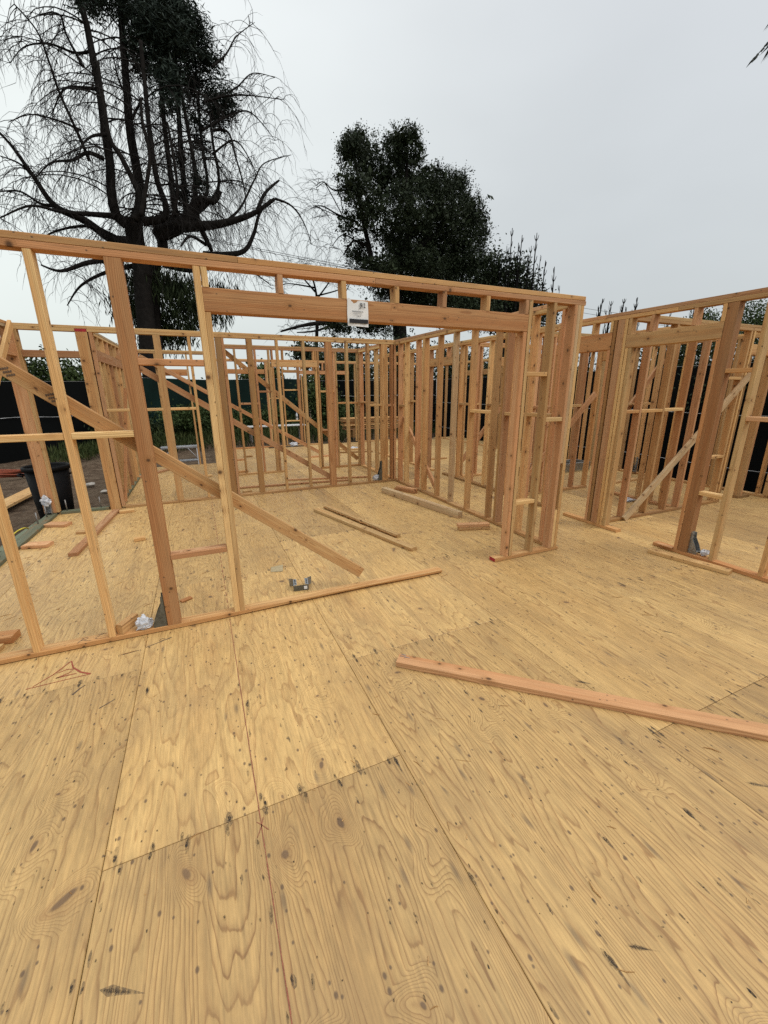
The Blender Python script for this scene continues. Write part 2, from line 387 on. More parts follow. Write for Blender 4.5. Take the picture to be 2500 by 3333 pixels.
# tubes -------------------------------------------------
class Tubes:
    def __init__(s): s.v = []; s.f = []
    def add(s, pts, rads, n=5, cap=True):
        pts = [Vector(p) for p in pts]; base = len(s.v); k = len(pts)
        ref = Vector((0.31, 0.87, 0.39))
        for i, p in enumerate(pts):
            d = (pts[min(i + 1, k - 1)] - pts[max(i - 1, 0)])
            if d.length < 1e-9: d = Vector((0, 0, 1))
            d.normalize(); a = d.cross(ref)
            if a.length < 1e-3: a = d.cross(Vector((1, 0, 0)))
            a.normalize(); b_ = d.cross(a); r = rads[i] if not isinstance(rads, (int, float)) else rads
            for j in range(n):
                an = 2 * PI * j / n; s.v.append(tuple(p + a * (r * math.cos(an)) + b_ * (r * math.sin(an))))
        for i in range(k - 1):
            for j in range(n):
                q = base + i * n + j; q2 = base + i * n + (j + 1) % n
                s.f.append((q, q2, q2 + n, q + n))
        if cap and n > 2:
            s.f.append(tuple(base + j for j in range(n - 1, -1, -1))); s.f.append(tuple(base + (k - 1) * n + j for j in range(n)))
    def build(s, name, mat, parent=None, smooth=True, origin=None): return pyd(name, s.v, s.f, mat, parent, smooth, origin)

def spline(pts, n=6):
    P = [Vector(p) for p in pts]; out = []
    for i in range(len(P) - 1):
        a, b_, c, d = P[max(i - 1, 0)], P[i], P[i + 1], P[min(i + 2, len(P) - 1)]
        for k in range(n):
            t = k / n
            out.append(0.5 * ((2 * b_) + (c - a) * t + (2 * a - 5 * b_ + 4 * c - d) * t * t + (3 * b_ - a - 3 * c + d) * t ** 3))
    out.append(P[-1]); return out

def leaves(centers, axis, length, width, name, mat, parent=None, origin=None):
    """many diamond leaves at centers (N,3) with long axis directions axis (N,3)"""
    N = len(centers); ax = axis / np.linalg.norm(axis, axis=1, keepdims=True)
    rv = rng.normal(size=(N, 3)); sd = np.cross(ax, rv); sd /= np.linalg.norm(sd, axis=1, keepdims=True)
    L = (np.asarray(length) * rng.uniform(0.6, 1.3, N))[:, None]; W = (np.asarray(width) * rng.uniform(0.6, 1.3, N))[:, None]
    v = np.empty((N, 4, 3)); v[:, 0] = centers - ax * L / 2; v[:, 1] = centers + sd * W / 2; v[:, 2] = centers + ax * L / 2; v[:, 3] = centers - sd * W / 2
    v = v.reshape(-1, 3); org = np.array(origin) if origin is not None else (v.mean(0) if parent is None else np.zeros(3))
    me = bpy.data.meshes.new(name); me.vertices.add(4 * N); me.vertices.foreach_set('co', (v - org).ravel())
    me.loops.add(4 * N); me.loops.foreach_set('vertex_index', np.arange(4 * N, dtype=np.int32))
    me.polygons.add(N); me.polygons.foreach_set('loop_start', np.arange(0, 4 * N, 4, dtype=np.int32)); me.polygons.foreach_set('loop_total', np.full(N, 4, dtype=np.int32))
    me.update(); me.validate()
    return link(name, me, mat, parent, Matrix.Translation(Vector(org)))
def blob_points(blobs, n, hollow=0.25, clump=0.35, per=14):
    """points in ellipsoids [(center, (rx,ry,rz))], gathered into small clumps"""
    vol = np.array([b_[1][0] * b_[1][1] * b_[1][2] for b_ in blobs]) ** (2 / 3); vol /= vol.sum(); out = []
    for (c, r), w in zip(blobs, vol):
        k = max(2, int(n * w / per))
        d = rng.normal(size=(k, 3)); d /= np.linalg.norm(d, axis=1, keepdims=True)
        rad = (hollow + (1 - hollow) * rng.uniform(0, 1, (k, 1)) ** 0.6) * rng.uniform(0.78, 1.12, (k, 1))
        cc = np.array(c) + d * rad * np.array(r)
        pts = cc[:, None, :] + rng.normal(size=(k, per, 3)) * clump * rng.uniform(0.5, 1.2, (k, 1, 1))
        out.append(pts.reshape(-1, 3))
    return np.concatenate(out)

#PART2

# ------------------------------------------------------------------ floor
def build_floor():
    cols = {-2: ([0.21], None), -1: ([2.65], None), 0: ([1.40], None), 1: ([2.19], None), 2: ([0.985], None), 3: ([2.205], None), 4: ([3.42], None), 5: ([2.205], None), 6: ([0.985], None), 7: ([2.2], None), 8: ([1.0], None)}
    areas = [(-2.03, 8.3, -3.2, 7.25), (-1.30, 8.3, 7.25, 10.95), (0.55, 8.95, 10.95, 13.5)]
    vs, fs, uvs, cs = [], [], [], []
    style = {(0, 1): (0.31, 0.62, 0.02, 0.8), (0, 0): (0.72, 0.15, 0.40, 0.13), (-1, 0): (0.05, 0.44, 0.17, 0.18), (1, 0): (0.55, 0.91, 0.44, 0.3), (1, 1): (0.18, 0.27, 0.03, 0.72),  # last value: sheet's own tone; nearest row also has dimmer foreground light painted in
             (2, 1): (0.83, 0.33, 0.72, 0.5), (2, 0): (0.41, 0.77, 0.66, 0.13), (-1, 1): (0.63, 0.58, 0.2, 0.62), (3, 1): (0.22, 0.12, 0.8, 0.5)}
    g = 0.0011
    for c, (cy, _) in cols.items():
        x0 = 0.695 + 1.2195 * (c - 1) ; x1 = x0 + 1.2195
        for k in range(-3, 6):
            y0 = cy[0] + 2.4385 * (k - 1); y1 = y0 + 2.4385
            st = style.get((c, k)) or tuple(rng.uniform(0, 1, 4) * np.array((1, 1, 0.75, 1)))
            ou, ov = 0, 0
            for (ax0, ax1, ay0, ay1) in areas:
                a0, a1 = max(x0 + g, ax0), min(x1 - g, ax1); b0, b1 = max(y0 + g * 1.25, ay0), min(y1 - g * 1.25, ay1)
                if a1 - a0 < 0.02 or b1 - b0 < 0.02: continue
                n = len(vs); e = 0.0022
                # top, eased rim and side skirts of one sheet
                for (i, z) in ((e, 0.0), (0, -0.0022), (0, -0.02)):
                    vs.extend([(a0 + i, b0 + i, z), (a1 - i, b0 + i, z), (a1 - i, b1 - i, z), (a0 + i, b1 - i, z)])
                fcs = [(0, 1, 2, 3)]
                for q in (0, 4):
                    for j in range(4): fcs.append((q + (j + 1) % 4, q + j, q + 4 + j, q + 4 + (j + 1) % 4))
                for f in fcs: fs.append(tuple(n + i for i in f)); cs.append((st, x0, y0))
    me = bpy.data.meshes.new('floor'); me.from_pydata(vs, [], fs); me.update()
    nl = len(me.loops); U = np.zeros((nl, 2)); C = np.zeros((nl, 4))
    for p, (st, x0, y0) in zip(me.polygons, cs):
        for li in p.loop_indices:
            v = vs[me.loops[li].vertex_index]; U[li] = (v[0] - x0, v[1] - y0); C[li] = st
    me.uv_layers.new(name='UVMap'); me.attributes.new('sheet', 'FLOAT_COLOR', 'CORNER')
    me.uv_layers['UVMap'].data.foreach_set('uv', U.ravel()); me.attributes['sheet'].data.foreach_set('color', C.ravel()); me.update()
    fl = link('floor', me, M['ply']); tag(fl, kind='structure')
    # joist deck under the sheets (dark seen through the joints) with its rim
    for i, (ax0, ax1, ay0, ay1) in enumerate(areas):
        q = 0.003 * i
        box('rim_board', fl, (ax0 - (0.0 if i else 0.12), ay0 + (0.004 if i else 0), -0.40), (ax1, ay1 + 0.01, -0.0205 - q), 'rim', 0.001)
    return fl
FLOOR = build_floor()

def flat(name, polys, z, mat, parent):
    vs, fs = [], []
    for P in polys:
        n = len(vs); vs += [(x, y, z) for x, y in P]; fs.append(tuple(range(n, n + len(P))))
    return pyd(name, vs, fs, M[mat] if isinstance(mat, str) else mat, parent)
def stroke(pts, w, w2=None):
    """one flat ribbon polygon along pts"""
    w2 = w if w2 is None else w2; L, R = [], []; n = len(pts)
    for i, p in enumerate(pts):
        a = pts[max(0, i - 1)]; b_ = pts[min(n - 1, i + 1)]
        dx, dy = b_[0] - a[0], b_[1] - a[1]; l = math.hypot(dx, dy) or 1; h = (w + (w2 - w) * i / (n - 1)) / 2 * random.uniform(0.75, 1.25)
        L.append((p[0] - dy / l * h, p[1] + dx / l * h)); R.append((p[0] + dy / l * h, p[1] - dx / l * h))
    return L + R[::-1]
def quads(pts, w, w2=None):
    P = stroke(pts, w, w2); n = len(pts)
    return [(P[i], P[i + 1], P[2 * n - 2 - i], P[2 * n - 1 - i]) for i in range(n - 1)]

# red chalk line snapped across the sheets, its crow's foot, the marker triangle with a 2, pencil figures
cl = []
yy = -1.0
while yy < 3.05:
    cl += quads([(0.034 + random.uniform(-.0006, .0006), yy), (0.034 + random.uniform(-.0006, .0006), yy + 0.06)], 0.0037); yy += 0.0605
yy = 3.2
while yy < 6.9:
    cl += quads([(0.036, yy), (0.036, yy + 0.08)], 0.005); yy += 0.13
cl += quads([(0.012, 1.285), (0.034, 1.325), (0.045, 1.36)], .003) + quads([(0.058, 1.30), (0.036, 1.33), (0.018, 1.35)], .003)
o = flat('chalk_line', cl, 0.0012, 'chalk', FLOOR)
tr = quads([(-1.10, 2.732), (-1.02, 2.816), (-0.955, 2.928)], .006, .008) + quads([(-0.952, 2.934), (-0.925, 2.85), (-0.87, 2.775), (-0.808, 2.728)], .008, .010) + \
     quads([(-0.82, 2.728), (-0.95, 2.727), (-1.13, 2.722)], .007, .005) + \
     quads([(-1.0, 2.822), (-0.955, 2.842), (-0.918, 2.83), (-0.93, 2.80), (-0.975, 2.775), (-0.995, 2.768)], .006, .009) + quads([(-0.995, 2.768), (-0.95, 2.772), (-0.89, 2.77)], .009, .006)
flat('marker_drawing', tr, 0.0014, 'red_mark', FLOOR)
pm = quads([(-0.52, 2.900), (-0.44, 2.93), (-0.365, 2.962)], .006, .008) + quads([(-0.445, 2.952), (-0.425, 2.972), (-0.405, 2.962), (-0.43, 2.94), (-0.44, 2.932)], .004) + \
     quads([(-0.655, 2.872), (-0.60, 2.878), (-0.56, 2.884)], .006) + \
     quads([(-0.865, 2.55), (-0.835, 2.60), (-0.815, 2.62)], .012, .008) + quads([(-0.70, 2.36), (-0.655, 2.39), (-0.63, 2.408)], .009, .006)
flat('pencil_mark', pm, 0.0013, 'pencil', FLOOR)

# nail heads with iron stain, along joints, joists and at random: uncountable
def build_nails():
    core, halo = [], []
    def mark(x, y, s=1.0, el=2.2, hal=0.5):
        n = 7; ang = random.uniform(-.12, .12)
        def poly(a, b_, dx, dy):
            P = []
            for i in range(n):
                t = 2 * PI * i / n; r = random.uniform(.65, 1.2)
                px, py = a * r * math.cos(t), b_ * r * math.sin(t)
                P.append((x + dx + px * math.cos(ang) - py * math.sin(ang), y + dy + px * math.sin(ang) + py * math.cos(ang)))
            return P
        core.append(poly(.0042 * s, .0042 * s * el * random.uniform(.7, 1.4), 0, 0))
        if random.random() < hal: halo.append(poly(.0075 * s, .019 * s * random.uniform(.7, 1.8), random.uniform(-.003, .003), random.uniform(-.01, .008)))
    xs = [0.695 + 1.2195 * k for k in range(-2, 7)]
    cy = {-2: 0.21, -1: 2.65, 0: 1.40, 1: 2.19, 2: 0.985, 3: 2.205, 4: 3.42, 5: 2.205, 6: 0.985}
    for c, y0 in cy.items():
        x0 = 0.695 + 1.2195 * (c - 1)
        for k in range(-2, 5):
            y = y0 + 2.4385 * k
            if not -0.6 < y < 9: continue
            t = x0 + 0.05
            while t < x0 + 1.19:
                for sd in (-1, 1):
                    if random.random() < .85: mark(t + random.uniform(-.02, .02), y + sd * random.uniform(.012, .028), random.uniform(1.0, 1.7), 2.8, .9)
                t += random.uniform(.10, .17)
    for k, x in enumerate(xs):
        y = -0.5
        while y < 8:
            for sd in (-1, 1):
                if random.random() < (.38 if k == 2 else .3): mark(x + sd * random.uniform(.012, .03), y + random.uniform(-.05, .05), random.uniform(.6, 1.1), 2.2, .5)
            y += random.uniform(.14, .26)
        y = -0.5
        while y < 8:
            xm = x + 0.5595
            if random.random() < (.95 if k == 1 else .45):
                mark(xm + random.choice((-1, 1)) * random.uniform(.008, .028), y, random.uniform(.8, 1.25), 2.6, .75)
            y += random.uniform(.07, .2)
    for i in range(2500):
        x, y = random.uniform(-2, 5.5), random.uniform(-.4, 7) if random.random() < .5 else random.uniform(-.3, 3)
        mark(x, y, random.uniform(.4, .95), random.uniform(.9, 2.4), .3)
    for i in range(46):                                     # tight little groups of misses
        x, y = random.uniform(-1.5, 4.5), random.uniform(.2, 3.6)
        for j in range(random.randint(3, 7)): mark(x + random.gauss(0, .035), y + random.gauss(0, .03), random.uniform(.4, .7), 1.2, .1)
    for (x, y, s, an) in ((1.653, .66, 1.7, 0), (.956, .468, 1.6, 0), (.059, 2.055, 2.0, 0), (.7, .83, 1.3, 0), (2.33, .85, 1.9, .2), (1.9, 1.42, 1.7, -.8), (1.93, 1.0, 1.6, 0), (2.9, 1.55, 1.5, -.7), (-.47, 2.42, 1.7, 0), (.66, 1.38, 1.6, 0), (1.25, .72, 1.5, 0), (-.44, 1.02, 2.2, -1.1), (2.05, .62, 2.0, -.9), (1.05, .46, 1.6, -1.0)):
        if an == 0: mark(x, y, s * .8, 3.2, 1)
        dx, dy = math.sin(an), math.cos(an); l0 = .05 * s; w0 = .006 * s
        if an: core.append([(x - dy * w0 * .4, y + dx * w0 * .4), (x - dx * l0 * .7, y - dy * l0 * .7), (x + dy * w0 * .4, y - dx * w0 * .4), (x + dx * l0 * .2, y + dy * l0 * .2)])
        for f in (1.0, .6): halo.append([(x - dy * w0 * f, y + dx * w0 * f), (x - dx * l0 * .35 * f - dy * w0 * .6, y - dy * l0 * .35 * f + dx * w0 * .5), (x - dx * l0 * f, y - dy * l0 * f), (x - dx * l0 * .3 * f + dy * w0 * .7, y - dy * l0 * .3 * f - dx * w0 * .7), (x + dy * w0 * f, y - dx * w0 * f), (x + dx * l0 * .3 * f, y + dy * l0 * .3 * f)])
    vs, fs, mi = [], [], []
    for L, z, m in ((halo, .0006, 1), (core, .0009, 0)):
        for i, P in enumerate(L):
            n = len(vs); zz = z + 0.00001 * (i % 17); vs += [(a, b_, zz) for a, b_ in P]; fs.append(tuple(range(n, n + len(P)))); mi.append(m)
    me = bpy.data.meshes.new('nail_marks'); me.from_pydata(vs, [], fs); me.materials.append(M['nail']); me.materials.append(M['stain'])
    for p, m in zip(me.polygons, mi): p.material_index = m
    o = link('nail_marks', me, None); tag(o, 'rusty nail heads and dark iron stains dotted over the plywood floor', 'nail marks', kind='stuff')
build_nails()
def build_debris():
    T = Tubes()
    def sliver(x, y, L, r, a):
        z = r * .8 + .0005; d = Vector((math.cos(a), math.sin(a), 0)); c = Vector((x, y, z)); nrm = Vector((-d.y, d.x, 0)) * random.uniform(-.12, .12) * L
        T.add([c - d * L / 2, c + nrm, c + d * L / 2], [r * .5, r, r * .4], 4)
    for i in range(90): sliver(random.uniform(-1.9, .2), random.uniform(3.4, 6.9), random.uniform(.02, .11), random.uniform(.0012, .003), random.uniform(-.6, 1.0))
    for i in range(70): sliver(random.uniform(.2, 5.5), random.uniform(1.2, 6.8), random.uniform(.015, .09), random.uniform(.001, .0026), random.uniform(0, PI))
    for i in range(26): sliver(random.uniform(-.9, 3), random.uniform(.4, 2.6), random.uniform(.015, .055), random.uniform(.0009, .002), random.uniform(0, PI))
    for x, y, L, a in ((2.08, .80, .07, -.9), (-.62, 2.88, .09, .1), (3.0, 1.75, .08, -.5), (3.07, 1.72, .06, .6), (3.03, 1.78, .05, 1.4), (1.95, 3.02, .07, .2), (3.05, 2.05, .09, -.5), (1.07, .62, .055, 1.5), (-1.0, 1.66, .05, .6)):
        sliver(x, y, L, .0028, a)
    o = T.build('wood_splinters', M['fir_dark'], None, False); tag(o, 'scattered brown wood splinters and bent nails littering the plywood', 'debris', kind='stuff')
build_debris()
def build_chips():
    T = Tubes()
    for i in range(420):
        cx, cy, sp = random.choice(((-1.3, 5.2, .9), (.4, 4.2, 1.0), (2.3, 3.6, .8), (3.2, 2.6, .9), (2.6, 1.9, 1.2), (0, 2.4, 1.3), (5.2, 2.6, .9), (1.2, 9.8, 1.2), (4.0, 4.6, .5)))
        x, y = random.gauss(cx, sp), random.gauss(cy, sp)
        if x < -1.95 or y < -.5: continue
        a = random.uniform(0, PI); L = random.uniform(.004, .03); r = random.uniform(.0008, .0022); d = Vector((math.cos(a), math.sin(a), 0)) * L / 2; c = Vector((x, y, r * .8 + .0004)); T.add([c - d, c + d], [r, r * .6], 4)
    o = T.build('wood_chips', M['fir_pale'], None, False); tag(o, 'small pale wood chips and saw shavings strewn over the floor', 'wood chips', kind='stuff')
build_chips()

# ------------------------------------------------------------------ stud walls
def hz(Y): return 2.432 + 0.0117 * (Y - 3.07)
G_WALL = 'framed stud walls standing on the plywood floor'
class Wall:
    def __init__(s, ax, c, a0, a1, label, top=True):
        s.ax, s.c = ax, c; s.a0, s.a1 = a0, a1
        loc = (a0, c, 0) if ax == 'u' else (c, a0, 0)
        s.e = empty('stud_wall', loc, label, 'wall frame', G_WALL)
    def h(s, a): return hz(s.c) if s.ax == 'u' else hz(a)
    def p(s, a, d, z): return (a, s.c + d, z) if s.ax == 'u' else (s.c + d, a, z)
    def nrm(s): return (0, 1, 0) if s.ax == 'u' else (1, 0, 0)
    def along(s): return (1, 0, 0) if s.ax == 'u' else (0, 1, 0)
    def sole(s, a0, a1, mat=None, wane=None):
        return board('sole_plate', s.e, s.p(a0, .0445, .0195), s.p(a1, .0445, .0195), (0, 0, 1), .089, .037, mat or pick(), .0012, 12 if wane else 6, .003, wane)
    def tops(s, lo, up, mats=None):
        for segs, k in ((lo, 0), (up, 1)):
            for i, (a0, a1) in enumerate(segs):
                z0, z1 = s.h(a0) + .0195 + k * .0385, s.h(a1) + .0195 + k * .0385
                board('top_plate', s.e, s.p(a0 + .001, .0445 + .0012 * k, z0), s.p(a1 - .001, .0445 + .0012 * k, z1), (0, 0, 1), .089, .037, (mats[k] if mats else pick()), .0012, 6)
    def stud(s, a0, a1=None, z0=.039, z1=None, mat=None, name='stud', d0=0.0, d1=.089):
        a1 = a0 + .038 if a1 is None else a1
        z1 = s.h(a0) - .0005 if z1 is None else z1
        am = (a0 + a1) / 2 + random.uniform(-.002, .002); t = a1 - a0; j = random.uniform(-.0015, .0015) if name == 'stud' else 0
        b0 = s.p(am, (d0 + d1) / 2 + j, z0); b1 = s.p(am + random.uniform(-.003, .003), (d0 + d1) / 2 + j, z1)
        return board(name, s.e, b0, b1, s.along(), d1 - d0, t - .0008, mat or pick(), .003, 6)
    def block(s, a0, a1, z, mat=None, t=.038, dz=0):
        return board('blocking', s.e, s.p(a0 + .001, .0445, z), s.p(a1 - .001, .0445, z + dz), (0, 0, 1), .087, t, mat or pick(), .0005, 2)
    def header(s, a0, a1, z0, z1, mat='fir', d=(.0005, .0885)):
        return board('header', s.e, s.p(a0 + .0008, (d[0] + d[1]) / 2, (z0 + z1) / 2), s.p(a1 - .0008, (d[0] + d[1]) / 2, (z0 + z1) / 2), s.nrm(), z1 - z0, d[1] - d[0], mat, .001, 6, .005)
    def cripples(s, lst, z0, mat=None, w=.038):
        for a in lst: s.stud(a, a + w, z0 + .0005, None, mat, 'cripple_stud')
    def brace(s, a0, z0, a1, z1, d, mat=None, name='brace'):
        return board(name, s.e, s.p(a0, d, z0), s.p(a1, d, z1), s.nrm(), .089, .0375, mat or pick(), .002, 6)

# W1: nearest wall with the wide opening
W1 = Wall('u', 3.07, -2.1, 3.42, 'nearest stud wall with a wide door header carrying a white paper tag')
wn = lambda x: .004 + max(0, math.sin((x - .2) * 2.1)) * .012 + random.uniform(0, .004) + (.009 * max(0, min(1, (x - .55) / .8)))
W1.sole(-2.1, 1.96, 'fir', wn); W1.sole(2.585, 3.435, 'fir')
W1.tops([(-2.1, 1.30), (1.30, 3.424)], [(-2.1, .35), (.35, 3.417)], ['fir_pink', 'fir'])
W1.stud(-1.595); W1.stud(-1.185, -1.147, mat='fir_pale'); W1.stud(-.758, -.718, mat='fir_pale'); W1.stud(-.388, -.299, mat='fir_red', name='post')
W1.stud(.078, .119, mat='fir_pale'); W1.stud(.120, .158, z1=2.174, mat='fir_pale', name='trimmer_stud')
W1.header(.1195, 2.757, 2.175, 2.318, 'fir_red')
W1.cripples([.122, .592, 1.039, 1.457, 1.876, 2.296, 2.71], 2.318)
W1.stud(2.711, 2.7505, z1=2.174, mat='fir_pink', name='trimmer_stud'); W1.stud(2.757, 2.794, mat='fir_pale')
W1.stud(3.037, 3.076, mat='fir_pale'); W1.stud(3.29, 3.33, mat='fir_pink'); W1.stud(3.372, 3.411, mat='fir_pale')
W1.stud(3.331, 3.371, .039, .46, 'fir_pale', 'spacer_block'); W1.stud(3.331, 3.371, .96, None, 'fir_grey', 'spacer_block')
W1.block(-1.147, -.758, 1.431, 'fir_pale'); W1.block(-1.557, -1.185, 1.44, 'fir_pale'); W1.block(-.718, -.388, 1.431, 'fir_pale'); W1.block(-.299, .078, 1.868, 'fir_pink'); W1.block(-.299, .078, .562, 'fir_pink')
W1.block(2.794, 3.037, 1.824, 'fir_pale'); W1.block(3.076, 3.29, 1.403, 'fir_pale'); W1.block(2.794, 3.037, .594, 'fir_pale')
zb = lambda x: .905 - .79 * (x - .175)
W1.brace(-1.7, zb(-1.7), 1.17, zb(1.17), .109, 'fir')
e = flat('painted_end', [[(0, 0), (.089, 0), (.089, .037), (0, .037)]], 0, 'red_paint', None); bpy.data.objects.remove(e)
def painted_end(wall, quad): return pyd('painted_end', quad, [(0, 1, 2, 3)], M['red_paint'], wall.e)
painted_end(W1, [(2.5835, 3.071, .002), (2.5835, 3.1575, .002), (2.5835, 3.1575, .037), (2.5835, 3.071, .037)])
# carpenter's letters on the sole plate and ink stamps on the brace
flat('pencil_letter', quads([(-.945, 3.082), (-.915, 3.14)], .004) + quads([(-.93, 3.135), (-.905, 3.143), (-.89, 3.13), (-.905, 3.112), (-.928, 3.11)], .004) + quads([(-.912, 3.11), (-.895, 3.095), (-.868, 3.086)], .004) +
     quads([(-.845, 3.143), (-.80, 3.15), (-.785, 3.14)], .004) + quads([(-.80, 3.15), (-.83, 3.125), (-.845, 3.10), (-.82, 3.088), (-.78, 3.087)], .004), .0395, 'pencil', W1.e)
stp = []
for (bx, n) in ((-.985, 4), (-.80, 5)):
    for j in range(n):
        for q in range(3):
            cx, cz = bx + .011 * j - .012 * q, zb(bx) - .030 + .018 * q + .002 * j - .012
            stp.append([(cx, 3.1603 - .0012, cz), (cx + .008, 3.1591, cz - .003), (cx + .011, 3.1591, cz + .009), (cx + .003, 3.1591, cz + .011)])
vs = [p for q in stp for p in q]; pyd('ink_stamp', [(a, 3.1590, c) for a, b_, c in vs], [tuple(range(4 * i, 4 * i + 4)) for i in range(len(stp))], M['pencil'], W1.e)

# W2: wall closing the first room
W2 = Wall('u', 7.09, -2.17, 3.43, 'second stud wall behind the first room with a red post and long diagonal brace')
W2.sole(-1.175, 1.3, 'fir'); W2.sole(1.302, 3.37, 'fir')
W2.tops([(-2.17, -1.37), (-1.235, 3.43)], [(-2.17, -1.23), (-1.23, .52), (.52, 3.45)], ['fir_pale', 'fir_pale'])
board('top_plate', W2.e, (-1.369, 7.1345, hz(7.09) + .0195), (-1.236, 7.1345, hz(7.09) + .0195), (0, 0, 1), .089, .037, 'fir')
painted_end(W2, [(-1.369, 7.0885, hz(7.09) + .002), (-1.236, 7.0885, hz(7.09) + .002), (-1.236, 7.0885, hz(7.09) + .037), (-1.369, 7.0885, hz(7.09) + .037)])
W2.stud(-2.172, -2.033, .04, mat='fir_pink', name='post', d0=-.01, d1=.128); W2.stud(-2.032, -1.993, .04, mat='fir_pale')
W2.stud(-1.37, -1.233, .003, mat='fir', name='post', d0=-.004, d1=.13); W2.stud(-1.222, -1.18, mat='fir_pink')
W2.header(-1.992, -1.371, 2.147, 2.234, 'fir_pink')
for a0, a1, m in ((-.457, -.366, 'fir'), (-.012, .029, 'fir_pale'), (.366, .453, 'fir_dark'), (.455, .493, 'fir_pink'), (.813, .902, 'fir_dark'), (1.267, 1.307, 'fir_pale'), (1.69, 1.731, 'fir_pale'), (2.081, 2.19, 'fir_red'),
                  (2.437, 2.478, 'fir_pale'), (2.825, 2.866, 'fir'), (3.10, 3.218, 'fir'), (3.292, 3.332, 'fir_red'), (3.346, 3.384, 'fir_pink')):
    W2.stud(a0, a1, mat=m, name='stud' if a1 - a0 < .06 else 'post')
W2.block(-1.18, -.457, 1.448, 'fir_pale'); W2.block(-.366, -.012, 1.45, 'fir_pale'); W2.block(2.866, 3.10, 1.442, 'fir_pale'); W2.block(3.218, 3.346, 1.435, 'fir_pink')
W2.brace(-.95, 2.20, 2.12, .165, .109, 'fir_pink')

# W3: long wall running away on the right of the first room
W3 = Wall('v', 3.37, 3.16, 9.0, 'long stud wall running back from the right end of the nearest wall')
W3.sole(3.162, 5.2, 'fir'); W3.sole(5.202, 7.085, 'fir'); W3.sole(7.185, 8.995, 'fir')
W3.tops([(3.162, 7.085), (7.185, 8.995)], [(3.162, 5.0), (5.0, 7.085), (7.185, 8.995)], ['fir_pale', 'fir_pink'])
for y, m in ((6.965, 'fir_pink'), (6.71, 'fir_pale'), (6.30, 'fir_pink'), (6.085, 'fir_pale'), (5.615, 'fir'), (5.21, 'fir_grey'), (4.775, 'fir'), (4.289, 'fir'), (4.112, 'fir_dark'), (4.072, 'fir_pink'), (3.70, 'fir'), (3.30, 'fir_pink'),
             (8.95, 'fir_pink'), (8.55, 'fir_pale'), (8.10, 'fir_pale'), (7.70, 'fir'), (7.32, 'fir')):
    W3.stud(y - .038, y, mat=m)
W3.stud(6.046 - .038, 6.046, mat='fir', name='stud')
W3.block(4.289, 4.737, 1.418, 'fir_pale'); W3.block(3.70, 4.034, 1.412, 'fir'); W3.block(6.71, 6.927, 1.43, 'fir'); W3.block(3.30, 3.662, 1.42, 'fir_pale')
W3.block(8.55, 8.912, 1.45, 'fir'); W3.block(8.1, 8.512, 1.45, 'fir')
W3.brace(6.95, 1.20, 5.74, .13, .109, 'fir_pink')

# W4
W4 = Wall('u', 9.0, .55, 3.43, 'third stud wall deep in the house with a doorway header and long brace')
W4.sole(.55, 1.59, 'fir'); W4.sole(2.43, 3.43, 'fir')
W4.tops([(.55, 3.43)], [(.55, 3.43)], ['fir_pink', 'fir'])
for a, m in ((.60, 'fir'), (.783, 'fir_pale'), (1.166, 'fir_pink'), (1.43, 'fir_pale'), (2.452, 'fir'), (2.802, 'fir_pink'), (2.842, 'fir_pale'), (3.35, 'fir_pale'), (3.39, 'fir_red')): W4.stud(a, a + .038, mat=m)
W4.stud(1.47, 1.491, z1=2.18, mat='fir', name='trimmer_stud'); W4.stud(1.495, 1.533, z1=2.18, mat='fir', name='trimmer_stud'); W4.stud(2.40, 2.438, z1=2.18, mat='fir_pale', name='trimmer_stud')
W4.header(1.492, 2.45, 2.181, 2.32, 'fir'); W4.cripples([1.498, 1.71, 2.36, 2.405], 2.32)
W4.block(1.204, 1.43, 1.695, 'fir_pink'); W4.block(.821, 1.166, 1.46, 'fir_pink'); W4.block(2.49, 2.802, 1.69, 'fir_pale'); W4.block(2.49, 2.802, .86, 'fir_pink'); W4.block(2.88, 3.35, 1.44, 'fir')
W4.brace(.62, 2.46, 3.35, .15, .109, 'fir')

# W5: back wall on the left, over the drop
W5 = Wall('u', 10.9, -1.33, .47, 'back left stud wall over the drop with a brace reaching the floor')
W5.tops([(-1.33, .47)], [(-1.33, .47)], ['fir', 'fir_pale'])
for a, m in ((-1.30, 'fir'), (-.745, 'fir_pale'), (-.105, 'fir_pale'), (.30, 'fir'), (.42, 'fir')): W5.stud(a, a + .038, z0=.003, mat=m)
W5.header(-.70, -.107, 2.06, 2.20, 'fir_red')
W5.brace(-1.02, 2.46, 2.98, .06, -.03, 'fir_pink')

# left exterior wall of the back rooms
LB = Wall('v', -1.33, 7.24, 10.89, 'left outer stud wall seen edge on behind the first room')
LB.sole(7.24, 10.89, 'green_pt'); LB.tops([(7.24, 10.89)], [(7.24, 10.89)], ['fir_pale', 'fir_grey'])
LB.header(7.40, 10.2, 2.14, 2.30, 'fir_pink'); LB.cripples([7.42, 7.8, 8.2, 8.6, 9.0, 9.4, 9.8, 10.15], 2.30)
for y in (7.30, 7.36, 7.66, 8.02, 8.34, 8.72, 9.12, 9.52, 9.92, 10.3, 10.7): LB.stud(y, y + .038, z1=(2.139 if 7.4 < y < 10.2 else None))

